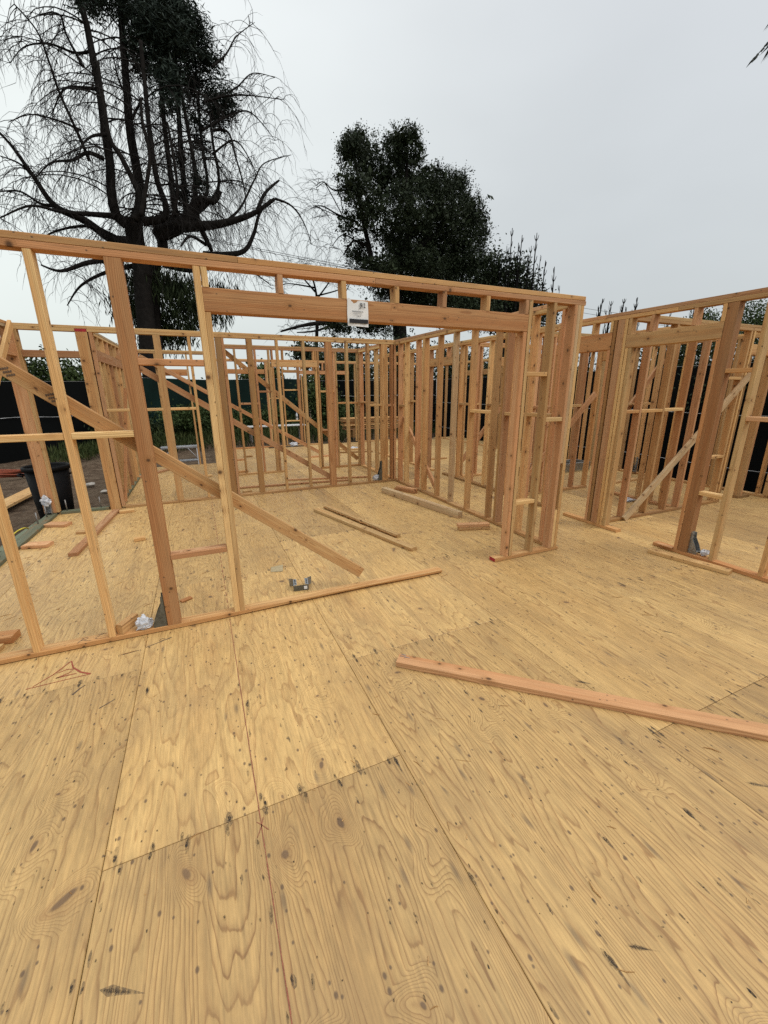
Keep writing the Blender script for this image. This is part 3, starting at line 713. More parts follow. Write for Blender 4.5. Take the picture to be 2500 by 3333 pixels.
# left exterior wall beside the first room: plates, beam and kicker at the corner
LA = Wall('v', -2.125, 3.2, 7.08, 'left outer wall frame over the green sill with its corner kicker brace')
LA.tops([(3.2, 7.07)], [(3.2, 7.07)], ['fir_grey', 'fir'])
LA.header(4.4, 7.07, 2.15, 2.33, 'fir_pink'); LA.stud(4.36, 4.398, .04); LA.stud(3.25, 3.289, .04)
board('sole_plate', LA.e, (-2.08, 3.2, .0195), (-2.08, 7.06, .0195), (0, 0, 1), .12, .037, 'green_pt', .001, 6)
board('sole_plate', LA.e, (-1.985, 7.155, .0195), (-1.39, 7.155, .0195), (0, 0, 1), .11, .037, 'green_pt', .001, 6)
board('brace', LA.e, (-2.0, 6.97, 2.53), (-2.0, 6.0, 1.74), (1, 0, 0), .089, .038, 'fir_pale')
for (y, x) in ((6.88, -2.09), (6.55, -2.10), (5.3, -2.09), (4.2, -2.09)):
    T = Tubes(); T.add([(x, y, .037), (x, y, .19)], .008, 8); T.build('anchor_bolt', M['bolt'], LA.e)
for x in (-1.92, -1.50):
    T = Tubes(); T.add([(x, 7.155, .037), (x, 7.155, .20)], .008, 8); T.build('anchor_bolt', M['bolt'], LA.e)

# corridor wall C (near part and far part)
WC = Wall('v', 4.50, .3, 4.43, 'corridor stud wall at the right with two door headers and reddish jamb post')
WC.sole(.3, 2.72, 'fir_red'); WC.sole(3.18, 4.0, 'fir')
WC.tops([(.3, 2.9), (2.9, 4.43)], [(.3, 3.72), (3.72, 4.43)], ['fir', 'fir_pink'])
WC.stud(.88, .918); WC.stud(1.30, 1.338); WC.stud(1.715, 1.754, mat='fir'); WC.stud(2.124, 2.163, mat='fir_pale'); WC.stud(2.371, 2.46, mat='fir_red', name='post'); WC.stud(2.4615, 2.4995, z1=2.127, mat='fir_red', name='trimmer_stud')
WC.header(2.4615, 3.4235, 2.128, 2.272, 'fir'); WC.cripples([2.464, 2.711, 3.133, 3.385], 2.272)
WC.stud(3.3855, 3.4235, z1=2.127, mat='fir_pale', name='trimmer_stud'); WC.stud(3.346, 3.3845, z1=2.127, mat='fir_pale', name='trimmer_stud')
WC.stud(3.4265, 3.4645, mat='fir_pale'); WC.stud(3.467, 3.555, mat='fir_pink', name='post'); WC.stud(3.5675, 3.6055, mat='fir_dark'); WC.stud(3.6105, 3.6485, z1=2.128, mat='fir_pink', name='trimmer_stud')
WC.header(3.6105, 4.43, 2.129, 2.318, 'fir_red'); WC.cripples([3.612, 3.862, 4.25], 2.318)
WC.block(2.163, 2.371, 1.839, 'fir'); WC.block(1.754, 2.124, 1.42, 'fir_pink'); WC.block(2.163, 2.371, .678, 'fir_pale'); WC.block(1.338, 1.715, 1.42, 'fir')
WF = Wall('v', 4.54, 4.43, 10.9, 'far corridor stud wall running back beyond the two right door headers')
WF.sole(4.44, 7.26, 'fir_dark'); WF.sole(7.66, 10.9, 'fir')
WF.tops([(4.43, 10.9)], [(4.43, 10.9)], ['fir', 'fir_pale'])
for y, m in ((4.47, 'fir'), (4.876, 'fir_pink'), (5.36, 'fir'), (5.926, 'fir_pale'), (6.33, 'fir_pink'), (6.77, 'fir'), (7.02, 'fir'), (7.945, 'fir_pink'), (8.35, 'fir'), (8.76, 'fir'), (9.2, 'fir'), (9.7, 'fir'), (10.2, 'fir')): WF.stud(y - .038, y, mat=m)
WF.stud(7.862, 7.90, z1=2.16, mat='fir_pink', name='trimmer_stud'); WF.header(7.02, 7.905, 2.162, 2.312, 'fir'); WF.cripples([7.03, 7.2, 7.6, 7.865], 2.312)
WF.block(6.33, 6.732, 1.445, 'fir'); WF.block(8.35, 8.722, 1.46, 'fir'); WF.block(5.36, 5.888, 1.445, 'fir'); WF.block(4.47, 4.838, 1.44, 'fir_pink')

# cross walls on the right
WD = Wall('u', 3.49, 4.592, 8.14, 'right cross wall from the door jamb with a weathered brace leaning across it')
WD.sole(4.592, 7.20, 'fir_dark'); WD.sole(7.70, 8.03, 'fir_dark'); WD.tops([(4.592, 8.03)], [(4.592, 8.10)], ['fir', 'fir_pale'])
for a, m in ((5.02, 'fir_pink'), (5.462, 'fir'), (5.88, 'fir_red'), (6.168, 'fir_pink'), (6.55, 'fir'), (7.04, 'fir'), (7.115, 'fir_pale'), (7.72, 'fir'), (7.76, 'fir_pink')): WD.stud(a, a + .038, mat=m)
WD.header(7.155, 7.72, 2.13, 2.27, 'fir'); WD.stud(7.158, 7.196, z1=2.13, mat='fir_dark', name='trimmer_stud')
WD.block(4.62, 5.02, 1.418, 'fir'); WD.block(5.058, 5.462, 1.42, 'fir_pale'); WD.block(5.5, 5.88, 1.425, 'fir_pale'); WD.block(6.588, 7.04, 1.82, 'fir_pale'); WD.block(6.59, 7.04, .72, 'fir_pale')
WD.brace(5.03, .02, 7.22, 1.88, -.0195, 'fir_grey')
WV = Wall('v', 6.17, 3.585, 5.08, 'short closet stud wall standing behind the right cross wall')
WV.sole(3.585, 4.62, 'fir_red'); WV.tops([(3.585, 5.075)], [(3.585, 5.075)], ['fir_red', 'fir'])
for y in (3.78, 3.95, 4.15, 4.35, 4.60): WV.stud(y - .038, y)
WV.header(4.60, 5.07, 2.14, 2.29, 'fir')
WG = Wall('u', 5.08, 4.635, 8.2, 'second right cross wall with a doorway between two braced halves')
WG.sole(4.635, 6.22, 'fir'); WG.sole(6.90, 8.15, 'fir'); WG.tops([(4.635, 8.15)], [(4.635, 8.15)], ['fir', 'fir_pale'])
for a, m in ((4.95, 'fir_pink'), (5.35, 'fir'), (5.84, 'fir_pink'), (6.16, 'fir'), (6.90, 'fir_dark'), (7.28, 'fir'), (7.7, 'fir_pink'), (8.08, 'fir')): WG.stud(a, a + .038, mat=m)
for a in (5.12, 5.6): WG.stud(a, a + .038)
WG.header(6.2, 6.9, 2.14, 2.29, 'fir_pink'); WG.block(4.99, 5.35, 1.43); WG.block(5.39, 5.84, 1.43); WG.block(6.94, 7.28, 1.43); WG.block(7.32, 7.7, 1.43)
WG.brace(4.75, .30, 6.1, 1.62, -.0195, 'fir_pink'); WG.brace(6.95, 1.15, 7.9, 2.2, .109, 'fir_pink')
WH = Wall('u', 6.8, 4.635, 8.2, 'third right cross wall seen only through the studs of the far corridor wall')
WH.sole(4.635, 5.35, 'fir'); WH.tops([(4.635, 8.15)], [(4.635, 8.15)], ['fir', 'fir_pink'])
for a in (4.70, 5.05, 5.31, 6.9, 7.3, 7.7): WH.stud(a, a + .038)
WH.header(5.34, 6.9, 2.14, 2.30, 'fir'); WH.block(4.74, 5.05, 1.43); WH.brace(4.72, .25, 6.0, 1.75, .109, 'fir_pink')
# right exterior wall
WR = Wall('v', 8.14, -.6, 13.45, 'right outer stud wall standing against the black fence screen')
WR.sole(-.6, 3.3, 'fir'); WR.sole(3.31, 13.4, 'fir'); WR.tops([(-.6, 4.0), (4.0, 13.4)], [(-.6, 3.2), (3.2, 13.4)], ['fir', 'fir_pale'])
for y, m in ((1.9, 'fir'), (2.3, 'fir_pink'), (2.72, 'fir'), (3.28, 'fir_pink'), (3.48, 'fir'), (3.9, 'fir'), (4.5, 'fir_grey'), (4.92, 'fir_pink'), (5.6, 'fir'), (6.35, 'fir_pale'), (7.0, 'fir'), (7.6, 'fir'), (8.4, 'fir'), (9.2, 'fir'), (10.0, 'fir'), (11.0, 'fir'), (12.0, 'fir'), (13.0, 'fir')): WR.stud(y - .038, y, mat=m)
for y in (4.2, 4.72, 5.2, 5.28, 5.95, 6.7, 7.3, 8.0): WR.stud(y - .038, y)
WR.stud(3.30, 3.38, mat='fir', name='post'); WR.block(2.72, 3.24, 1.41, 'fir_pink')
WR.header(8.45, 11.9, 2.16, 2.31, 'fir')
# back exterior wall
WB = Wall('u', 13.42, .55, 8.1, 'rear outer stud wall with window opening and posts before the green fence')
WB.sole(.55, 2.45, 'fir_red'); WB.sole(2.5, 3.6, 'fir'); WB.sole(5.0, 6.5, 'fir'); WB.tops([(.55, 8.1)], [(.55, 8.1)], ['fir_pink', 'fir_pale'])
WB.header(.70, 2.0, 2.215, 2.345, 'fir_red'); WB.header(2.56, 3.0, 2.26, 2.34, 'fir'); WB.header(3.07, 4.7, 2.22, 2.33, 'fir_pink')
WB.cripples([.9, 1.3, 1.7, 2.1, 2.7, 3.1, 3.5, 3.8, 4.2], 2.346)
for a, m in ((.60, 'fir'), (2.02, 'fir_pink'), (2.06, 'fir_pale'), (2.52, 'fir'), (4.9, 'fir_pale'), (5.3, 'fir'), (5.7, 'fir_pink'), (6.2, 'fir')): WB.stud(a, a + .038, mat=m)
WB.stud(2.985, 3.065, mat='fir_red', name='post'); WB.stud(3.10, 3.138, z1=2.2, mat='fir', name='trimmer_stud')
WB.block(2.06, 2.52, 1.50, 'fir_pale'); WB.block(2.56, 2.985, 1.745, 'fir_pale'); WB.block(2.56, 2.985, .80, 'fir_pale')
#PART3

# ------------------------------------------------------------------ loose lumber
def loose(name, p0, p1, label, cat='offcut', w=.089, t=.038, z=0.0, mat='fir_pale', zdir=(0, 0, 1), group=None, segs=4):
    h = t if abs(zdir[2]) > .5 else w
    o = board(name, None, (p0[0], p0[1], z + h / 2 + .0008), (p1[0], p1[1], z + h / 2 + .0008), zdir, w, t, mat, .002, segs, .003)
    return tag(o, label, cat, group)
G_OFF = 'lumber offcuts lying on the plywood floor'
lb = loose('loose_board', (.987, 2.032), (2.80, .406), 'long pinkish board lying loose across the open floor, staples in its tip', 'board', mat='fir_pink', segs=10)
for i, (x, y) in enumerate(((1.003, 2.035), (1.018, 2.012), (1.01, 2.045))):
    T = Tubes(); T.add([(x, y, .039), (x + .018, y - .006 + .004 * i, .0415), (x + .034, y - .018, .0405)], .0016, 6); T.build('staple', M['galv'], lb)
loose('loose_board', (1.425, 5.70), (1.99, 3.70), 'long pale board on the room floor, nearer of the two side by side', 'board', mat='fir_pale', segs=8)
bk = loose('loose_board', (1.60, 5.77), (2.02, 4.15), 'long board with a rough bark edge, farther of the two side by side', 'board', w=.06, t=.042, mat='fir_pale', segs=8)
def bark_edge():
    a, b_ = Vector((1.565, 5.765, .02)), Vector((1.985, 4.142, .02)); T = Tubes(); pts, rs = [], []
    for i in range(40):
        p = a.lerp(b_, i / 39); pts.append(p + Vector((random.uniform(-.006, .004), 0, random.uniform(-.006, .008)))); rs.append(random.uniform(.004, .013))
    T.add(pts, rs, 6); T.build('bark_edge', M['fir_dark'], bk)
bark_edge()
loose('timber', (2.79, 6.33), (3.122, 4.49), 'thick square greyish timber lying along the long wall', 'timber', w=.089, t=.089, mat='fir_grey', segs=8)
loose('offcut', (3.07, 6.42), (3.245, 6.0), 'reddish board piece tucked between the square timber and the wall, lower of two', mat='fir_red', group=G_OFF)
loose('offcut', (3.09, 6.40), (3.255, 6.02), 'reddish board piece lying on top of another behind the square timber', mat='fir_pink', z=.0395, group=G_OFF)
loose('offcut', (2.825, 4.085), (3.205, 3.975), 'lower of two short stacked boards beside the long wall', mat='fir', group=G_OFF)
loose('offcut', (2.815, 4.095), (3.20, 3.975), 'upper of two short stacked boards beside the long wall', mat='fir_pink', z=.0395, group=G_OFF)
loose('loose_board', (4.272, 2.60), (4.412, 1.915), 'pale short board lying against the plate of the corridor wall', 'board', mat='fir_pale', w=.1)
loose('offcut', (4.478, 2.655), (4.49, 2.50), 'thin pink wedge lying on the pale board beside the red jamb post', mat='fir_pink', w=.045, t=.012, z=.0395, group=G_OFF)
loose('offcut', (-2.0, 6.53), (-1.745, 6.42), 'farther of the two pink blocks lying beside the green sill', mat='fir_pink', w=.14, group=G_OFF)
loose('offcut', (-1.985, 5.66), (-1.735, 5.60), 'nearer of the two pink blocks lying beside the green sill', mat='fir_pink', w=.14, group=G_OFF)
loose('loose_board', (-1.41, 5.10), (-1.275, 6.93), 'long pinkish board pointing away from view through the left studs', 'board', mat='fir_pink', segs=8)
loose('offcut', (-1.56, 5.985), (-1.35, 5.95), 'short board end sticking out under the long board on the left', mat='fir', w=.07, t=.03, group=G_OFF)
loose('offcut', (-1.215, 6.80), (-1.03, 6.825), 'small flat block touching the second wall plate on the left', mat='fir_pale', group=G_OFF)
loose('offcut', (-.868, 5.36), (-.752, 5.375), 'small lone pale block in the middle of the left room floor', mat='fir_pale', w=.07, group=G_OFF)
loose('offcut', (-.318, 3.50), (-.24, 3.545), 'small brown chip of board just behind the nearest wall plate', mat='fir_red', w=.045, t=.014, group=G_OFF)
loose('offcut', (-.69, 3.085), (-.605, 3.225), 'short block standing on edge on the nearest wall plate beside the twisted bag', mat='fir', w=.075, t=.045, z=.0385, zdir=(1, -.6, 0), group=G_OFF)
loose('offcut', (-1.52, 3.42), (-1.375, 3.40), 'splintered brown block behind the nearest plate at the left edge', mat='fir_red', w=.11, t=.05, group=G_OFF)
loose('offcut', (-1.53, 3.30), (-1.42, 3.285), 'small pale chip in front of the splintered block at the left edge', mat='fir_pale', w=.06, t=.03, group=G_OFF)
loose('loose_board', (.52, 7.72), (2.62, 7.50), 'thin strip on the floor close behind the second wall', 'board', mat='fir_pink', w=.06, t=.03)
loose('loose_board', (1.45, 8.05), (3.05, 7.62), 'second thin strip on the floor farther behind the second wall', 'board', mat='fir_pink', w=.06, t=.03)
loose('offcut', (.56, 7.33), (.70, 7.36), 'small block behind the second wall beside the dark double stud', mat='fir_pale', group=G_OFF)
loose('offcut', (.62, 9.35), (.86, 9.38), 'flat block on the back room floor by the first stud of the third wall', mat='fir', group=G_OFF)
loose('offcut', (1.0, 11.6), (1.22, 11.62), 'dark little block on the open floor of the back room', mat='fir_dark', group=G_OFF)
loose('offcut', (.75, 11.1), (.95, 11.12), 'brown little block nearer on the back room floor', mat='fir_red', group=G_OFF)
loose('loose_board', (2.55, 10.75), (3.45, 10.78), 'board lying on the floor at the foot of the back brace', 'board', mat='fir_pink')
loose('loose_board', (3.6, 11.9), (4.5, 11.5), 'pale plank end among the white scraps in the back right room', 'board', mat='fir_pale', w=.14)
loose('loose_board', (3.5, 11.2), (4.5, 11.0), 'dark plank lying in the back right room', 'board', mat='fir_dark')
loose('loose_board', (5.1, 9.05), (5.75, 9.0), 'short plank on the floor beyond the far corridor doorway', 'board', mat='fir')
loose('loose_board', (-1.30, 9.6), (-.75, 10.4), 'pinkish board angled on the floor by the left outer wall', 'board', mat='fir_pink')
loose('offcut', (-.05, 9.15), (.12, 9.17), 'pale block on the floor under the back left wall', mat='fir_pale', group=G_OFF)
s0, s1 = Vector((-1.225, 7.47, .02)), at(408, 1263, 7.62)
st = board('wooden_stake', None, s0, s1, (0, 1, 0), .045, .03, 'fir_pink', .002, 4, .004); tag(st, 'slim pink wooden stake leaning on the left outer wall', 'stake')

# ------------------------------------------------------------------ hardware
def plate(name, pts, th, mat, parent, mw):
    """thin solid from a planar polygon; thickness th along its normal"""
    P = [Vector(p) for p in pts]; n = (P[1] - P[0]).cross(P[2] - P[0]).normalized() * th; k = len(P)
    vs = [mw @ (p - n / 2) for p in P] + [mw @ (p + n / 2) for p in P]
    fs = [tuple(range(k - 1, -1, -1)), tuple(range(k, 2 * k))] + [(i, (i + 1) % k, k + (i + 1) % k, k + i) for i in range(k)]
    return pyd(name, [tuple(v) for v in vs], fs, M[mat], parent)
def holddown(x, y, z, yaw, h, label, sc=1.0, mat='galv_dark'):
    e = empty('hold_down_bracket', (x, y, z), label, 'metal bracket', 'steel hold-down brackets at the wall posts')
    mw = Matrix.Translation((x, y, z)) @ Matrix.Rotation(yaw, 4, 'Z') @ Matrix.Scale(sc, 4)
    plate('back_strap', [(-.034, 0, 0), (.034, 0, 0), (.034, 0, h), (.02, 0, h + .012), (-.02, 0, h + .012), (-.034, 0, h)], .003, 'galv_dark' if mat == 'galv_dark' else mat, e, mw)
    for sx in (-.0355, .0355):
        plate('side_flange', [(sx, -.0015, 0), (sx, -.085, 0), (sx, -.085, .03), (sx, -.055, h * .45), (sx, -.022, h * .72), (sx, -.016, h), (sx, -.0015, h)], .003, mat, e, mw)
    plate('seat', [(-.034, -.085, .028), (.034, -.085, .028), (.034, -.002, .028), (-.034, -.002, .028)], .006, mat, e, mw)
    for hz_ in (.35, .55, .75, .9):
        T = Tubes(); p = mw @ Vector((.0, -.001, h * hz_)); q = mw @ Vector((.0, -.006, h * hz_)); T.add([p, q], .006, 8); T.build('screw', M['bolt'], e, False)
    return e
holddown(-.392, 3.115, .0395, -PI / 2, .235, 'olive steel hold-down bracket beside the red post of the nearest wall')
holddown(4.56, 2.372, .0395, 0, .215, 'grey steel hold-down bracket at the red jamb post of the corridor wall', mat='galv')
holddown(3.098, 7.13, .0395, -PI / 2, .36, 'tall steel hold-down at the second wall corner beside a white bag')
holddown(-2.10, 7.078, .04, 0, .22, 'steel hold-down at the foot of the left corner post holding a bag', mat='galv')
holddown(8.14, 5.55, .0395, -PI / 2, .3, 'steel hold-down on the right outer wall seen between corridor studs', mat='galv')
def bag(x, y, z, r, label, sq=(1, 1, .8), seed=1):
    bm = bmesh.new(); bmesh.ops.create_icosphere(bm, subdivisions=2, radius=r); rr = np.random.default_rng(seed)
    for v in bm.verts:
        v.co *= float(rr.uniform(.6, 1.06)); v.co += Vector(rr.normal(size=3) * r * .10)
    bmesh.ops.subdivide_edges(bm, edges=bm.edges[:], cuts=1, use_grid_fill=True)
    for v in bm.verts:
        v.co += Vector(rr.normal(size=3) * r * .085); v.co.x *= sq[0]; v.co.y *= sq[1]; v.co.z *= sq[2]
    mz = min(v.co.z for v in bm.verts)
    for v in bm.verts: v.co.z = max(v.co.z - mz - r * .12, 0.0005)
    me = bpy.data.meshes.new('plastic_bag'); bm.to_mesh(me); bm.free()
    o = link('plastic_bag', me, M['bag'], None, Matrix.Translation((x, y, z)), False)
    return tag(o, label, 'plastic bag', 'crumpled clear plastic bags of hardware')
bag(-.535, 3.105, .04, .062, 'crumpled clear bag on the nearest wall plate between block and olive bracket', (1.05, .9, .95), 3)
bag(4.575, 2.235, .04, .05, 'crumpled clear bag behind the grey bracket of the corridor wall', (1, .9, .8), 5)
bag(3.0, 7.135, .04, .085, 'crumpled clear bag at the second wall corner hold-down', (1.15, .5, .7), 7)
bag(-2.10, 7.0, .16, .075, 'shiny crumpled bag hung on the left corner post bracket', (.9, .55, 1.1), 9)
bag(2.72, 13.30, .0, .12, 'crumpled white bag on the back floor under the rear window opening', (1.3, .8, .7), 12)
bag(8.05, 3.10, .03, .10, 'crumpled clear bag at the right outer wall', (1.2, 1.0, .7), 15)
bag(6.02, 4.15, .0, .09, 'flat white bag on the floor behind the right cross wall', (1.6, 1.0, .3), 17)
bag(4.2, 11.8, .0, .12, 'torn white bag among scraps in the back right room', (1.5, 1, .45), 19)

# U shaped joist hanger lying on the floor
def hanger():
    a = Vector((.585, 3.295, 0)); d = Vector((.127, -.020, 0)); yaw = math.atan2(d.y, d.x)
    e = empty('joist_hanger', a, 'small U shaped galvanised joist hanger lying on the floor behind the nearest plate', 'metal connector')
    mw = Matrix.Translation(a) @ Matrix.Rotation(yaw, 4, 'Z')
    W, Hh, D = .128, .052, .105
    plate('seat', [(0, 0, .002), (W, 0, .002), (W, 0, Hh), (0, 0, Hh)], .002, 'galv_dark', e, mw)
    for x, o in ((0, -1), (W, 1)):
        plate('side_plate', [(x, .001, .002), (x, D, .002), (x, D, Hh + .012), (x, .001, Hh)], .002, 'galv', e, mw)
        plate('flange', [(x, .004, Hh + .001), (x + o * -.028, .008, Hh + .004), (x + o * -.028, D, Hh + .016), (x, D, Hh + .013)], .002, 'galv', e, mw)
        plate('face_tab', [(x, D, .002), (x + o * .034, D + .012, .002), (x + o * .034, D + .012, Hh + .022), (x, D, Hh + .022)], .002, 'galv', e, mw)
        for q in (.03, .06, .085):
            T = Tubes(); p = mw @ Vector((x + o * -.014, q, Hh + .006 + q * .1)); T.add([p, p + Vector((0, 0, .0035))], .0045, 8); T.build('nail_hole', M['ink'], e, False)
    plate('paper_label', [(.088, -.0018, .012), (.116, -.0018, .012), (.116, -.0018, .042), (.088, -.0018, .042)], .0006, 'paper', e, mw)
hanger()
o = pyd('cardboard_scrap', [(.462, 3.79, .0015), (.572, 3.755, .003), (.600, 3.895, .012), (.485, 3.90, .004), (.462, 3.79, .004), (.572, 3.755, .0055), (.600, 3.895, .0145), (.485, 3.90, .0065)], [(3, 2, 1, 0), (4, 5, 6, 7), (0, 1, 5, 4), (1, 2, 6, 5), (2, 3, 7, 6), (3, 0, 4, 7)], M['card'])
tag(o, 'flat scrap of brown cardboard on the floor left of the joist hanger', 'cardboard')

# paper tag stapled to the header, torn at the top
def paper():
    y = 3.0665
    out = [(1.078, 2.322), (1.090, 2.326), (1.103, 2.319), (1.107, 2.306), (1.116, 2.300), (1.124, 2.291), (1.134, 2.294), (1.146, 2.298), (1.152, 2.306), (1.163, 2.311), (1.190, 2.313), (1.236, 2.309), (1.239, 2.23), (1.236, 2.137), (1.15, 2.139), (1.076, 2.141), (1.074, 2.23)]
    k = len(out); bend = lambda x, z: y - .006 * math.sin((x - 1.075) * 18) ** 2 - (.012 * max(0, (2.18 - z) / .04) ** 2 * .35)
    vs = [(x, bend(x, z), z) for x, z in out] + [(x, bend(x, z) + .0006, z) for x, z in out]
    fs = [tuple(range(k - 1, -1, -1)), tuple(range(k, 2 * k))] + [(i, (i + 1) % k, k + (i + 1) % k, k + i) for i in range(k)]
    cx = pyd('paper_tag', vs, fs, M['paper']); tag(cx, 'white paper tag printed J912 fixed to the wide door header', 'paper tag')
    yb = y - .013
    def rects(name, L, mat):
        v, f = [], []
        for (x0, x1, z0, z1) in L:
            n = len(v); v += [(x0, yb, z0), (x1, yb, z0), (x1, yb, z1), (x0, yb, z1)]; f.append((n, n + 1, n + 2, n + 3))
        pyd(name, v, f, M[mat], cx)
    rects('printed_band', [(1.086, 1.232, 2.159, 2.187)], 'ink')
    rows = []
    for (z, x0, x1, hh) in ((2.222, 1.122, 1.182, .0022), (2.213, 1.118, 1.184, .0018), (2.204, 1.142, 1.174, .0035)):
        x = x0
        while x < x1: w = random.uniform(.003, .009); rows.append((x, min(x1, x + w), z, z + hh)); x += w + .003
    rects('printed_lines', rows, 'ink')
    def text(s, x, z, size, sx=1.0):
        cu = bpy.data.curves.new('t', 'FONT'); cu.body = s; cu.size = size; cu.extrude = 0; cu.resolution_u = 3; cu.offset = size * .03
        t = bpy.data.objects.new('t', cu); COL.objects.link(t); dg = bpy.context.evaluated_depsgraph_get(); dg.update()
        me = bpy.data.meshes.new_from_object(t.evaluated_get(dg)); bpy.data.objects.remove(t); me.materials.clear()
        mw = Matrix.Translation((x, yb - .0004, z)) @ Matrix.Rotation(PI / 2, 4, 'X') @ Matrix.Diagonal((sx, 1, 1, 1))
        link('printed_text', me, M['ink'], cx, mw)
    text('J912', 1.168, 2.264, .044, .56); text('CONSTRUCTION CO', 1.106, 2.232, .0125, .72)
paper()

# ------------------------------------------------------------------ things outside and beyond
def lathe(name, prof, n, mat, parent, loc, smooth=True, cap=True):
    vs, fs = [], []
    for r, z in prof:
        for i in range(n): a = 2 * PI * i / n; vs.append((loc[0] + r * math.cos(a), loc[1] + r * math.sin(a), loc[2] + z))
    for j in range(len(prof) - 1):
        for i in range(n): fs.append((j * n + i, j * n + (i + 1) % n, (j + 1) * n + (i + 1) % n, (j + 1) * n + i))
    if cap: fs.append(tuple(range(n - 1, -1, -1)))
    return pyd(name, vs, fs, M[mat], parent, smooth)
e = empty('trash_can', (-2.21, 7.74, -.46), 'large black trash can standing outside behind the left corner post', 'trash can')
lathe('body', [(.20, 0), (.275, 1.06), (.262, 1.06), (.19, .02)], 32, 'black_plastic', e, (-2.21, 7.74, -.46))
lathe('rim', [(.277, 1.03), (.30, 1.04), (.302, 1.085), (.285, 1.10), (.268, 1.085), (.264, 1.05)], 32, 'black_plastic', e, (-2.21, 7.74, -.46), cap=False)
for sx in (-1, 1):
    T = Tubes(); T.add(spline([(-2.21 + sx * .285, 7.66, .50), (-2.21 + sx * .35, 7.69, .52), (-2.21 + sx * .35, 7.79, .52), (-2.21 + sx * .285, 7.82, .50)], 4), .014, 8); T.build('handle', M['black_plastic'], e)
e = empty('step_platform', (-.55, 12.5, -.42), 'low aluminium step platform on the dirt beyond the left floor edge', 'step platform')
box('deck', e, (-1.02, 12.42, .235), (-.12, 12.72, .285), 'alu', .004); box('step', e, (-1.0, 12.22, -.10), (-.14, 12.42, -.06), 'alu', .004)
for x in (-1.0, -.14):
    for y0, y1 in ((12.44, 12.12), (12.70, 13.0)):
        T = Tubes(); T.add([(x, y0, .24), (x, y1, -.44)], .016, 4); T.build('leg', M['bolt'], e, False)
    T = Tubes(); T.add([(x, 12.2, -.25), (x, 12.94, -.25)], .012, 4); T.build('leg_brace', M['alu'], e, False)
for x0, x1 in ((-1.0, -.78), (-.14, -.36)):
    T = Tubes(); T.add([(x0, 12.40, -.05), (x1, 12.43, .235)], .012, 4); T.build('leg_brace', M['alu'], e, False)
w0, w1 = at(799, 1389, 14.6), at(992, 1389, 14.6)
e = empty('folded_table', ((w0.x + w1.x) / 2, 14.6, w0.z - .3), 'white topped low folding table outside beyond the third wall', 'folding table')
box('table_top', e, (w0.x, 14.3, w0.z - .018), (w1.x, 14.9, w0.z + .008), 'white_pl', .006); 
for x in (w0.x + .15, w1.x - .15):
    box('leg', e, (x - .02, 14.32, w0.z - .5), (x + .02, 14.36, w0.z - .036), 'bolt', .003); box('leg', e, (x - .02, 14.84, w0.z - .5), (x + .02, 14.88, w0.z - .036), 'bolt', .003)
e = empty('water_bottle', (2.905, 13.465, .8195), 'small clear water bottle standing on the rear window sill', 'bottle')
lathe('body', [(.03, 0), (.034, .01), (.034, .15), (.03, .18), (.013, .22), (.013, .235)], 16, 'bottle', e, (2.905, 13.465, .8195)); lathe('cap', [(.016, .232), (.016, .252), (.001, .254)], 12, 'white_pl', e, (2.905, 13.465, .8195))
lathe('label', [(.0346, .06), (.0346, .12)], 16, 'wire', e, (2.905, 13.465, .8195), cap=False)
for i in range(6):
    o = board('plank', None, (4.95 + random.uniform(-.12, .1), 15.0 + random.uniform(-.05, .05), .33 + .075 * i), (7.2, 15.0, .33 + .075 * i), (0, 0, 1), .5, .05, pick())
    tag(o, 'pale plank in the outdoor lumber stack at the back, %s of six' % ('lowest', 'second from bottom', 'third from bottom', 'third from top', 'second from top', 'topmost')[i], 'plank', 'planks stacked outside at the back')
for x in (5.3, 6.8):
    o = board('timber', None, (x, 14.7, .16), (x, 15.3, .16), (0, 0, 1), .12, .28, 'fir_dark'); tag(o, 'dark bearer under the %s end of the outdoor lumber stack' % ('near' if x < 6 else 'far'), 'timber')
# steel frame tray on the floor between the far rooms
e = empty('steel_rack', (6.9, 6.45, 0), 'blue grey steel rack lying flat on the floor of the far right room', 'steel rack')
for (a, b_) in (((6.2, 6.25, .02), (7.66, 6.28, .19)), ((6.2, 6.62, .02), (7.66, 6.65, .19)), ((6.2, 6.285, .02), (6.23, 6.615, .19)), ((7.63, 6.285, .02), (7.66, 6.615, .19))): box('rail', e, a, b_, 'galv', .003)
for i in range(4): box('cross_bar', e, (6.5 + i * .28, 6.285, .14), (6.53 + i * .28, 6.615, .17), 'galv', .003)
e = empty('tool_case', (6.0, 6.4, 0), 'small black tool case on the floor beside the steel rack', 'tool case')
box('body', e, (5.87, 6.28, .0), (6.13, 6.52, .17), 'black_plastic', .015); T = Tubes(); T.add(spline([(5.94, 6.40, .165), (5.95, 6.40, .215), (6.05, 6.40, .215), (6.06, 6.40, .165)], 4), .009, 6); T.build('handle', M['black_plastic'], e)
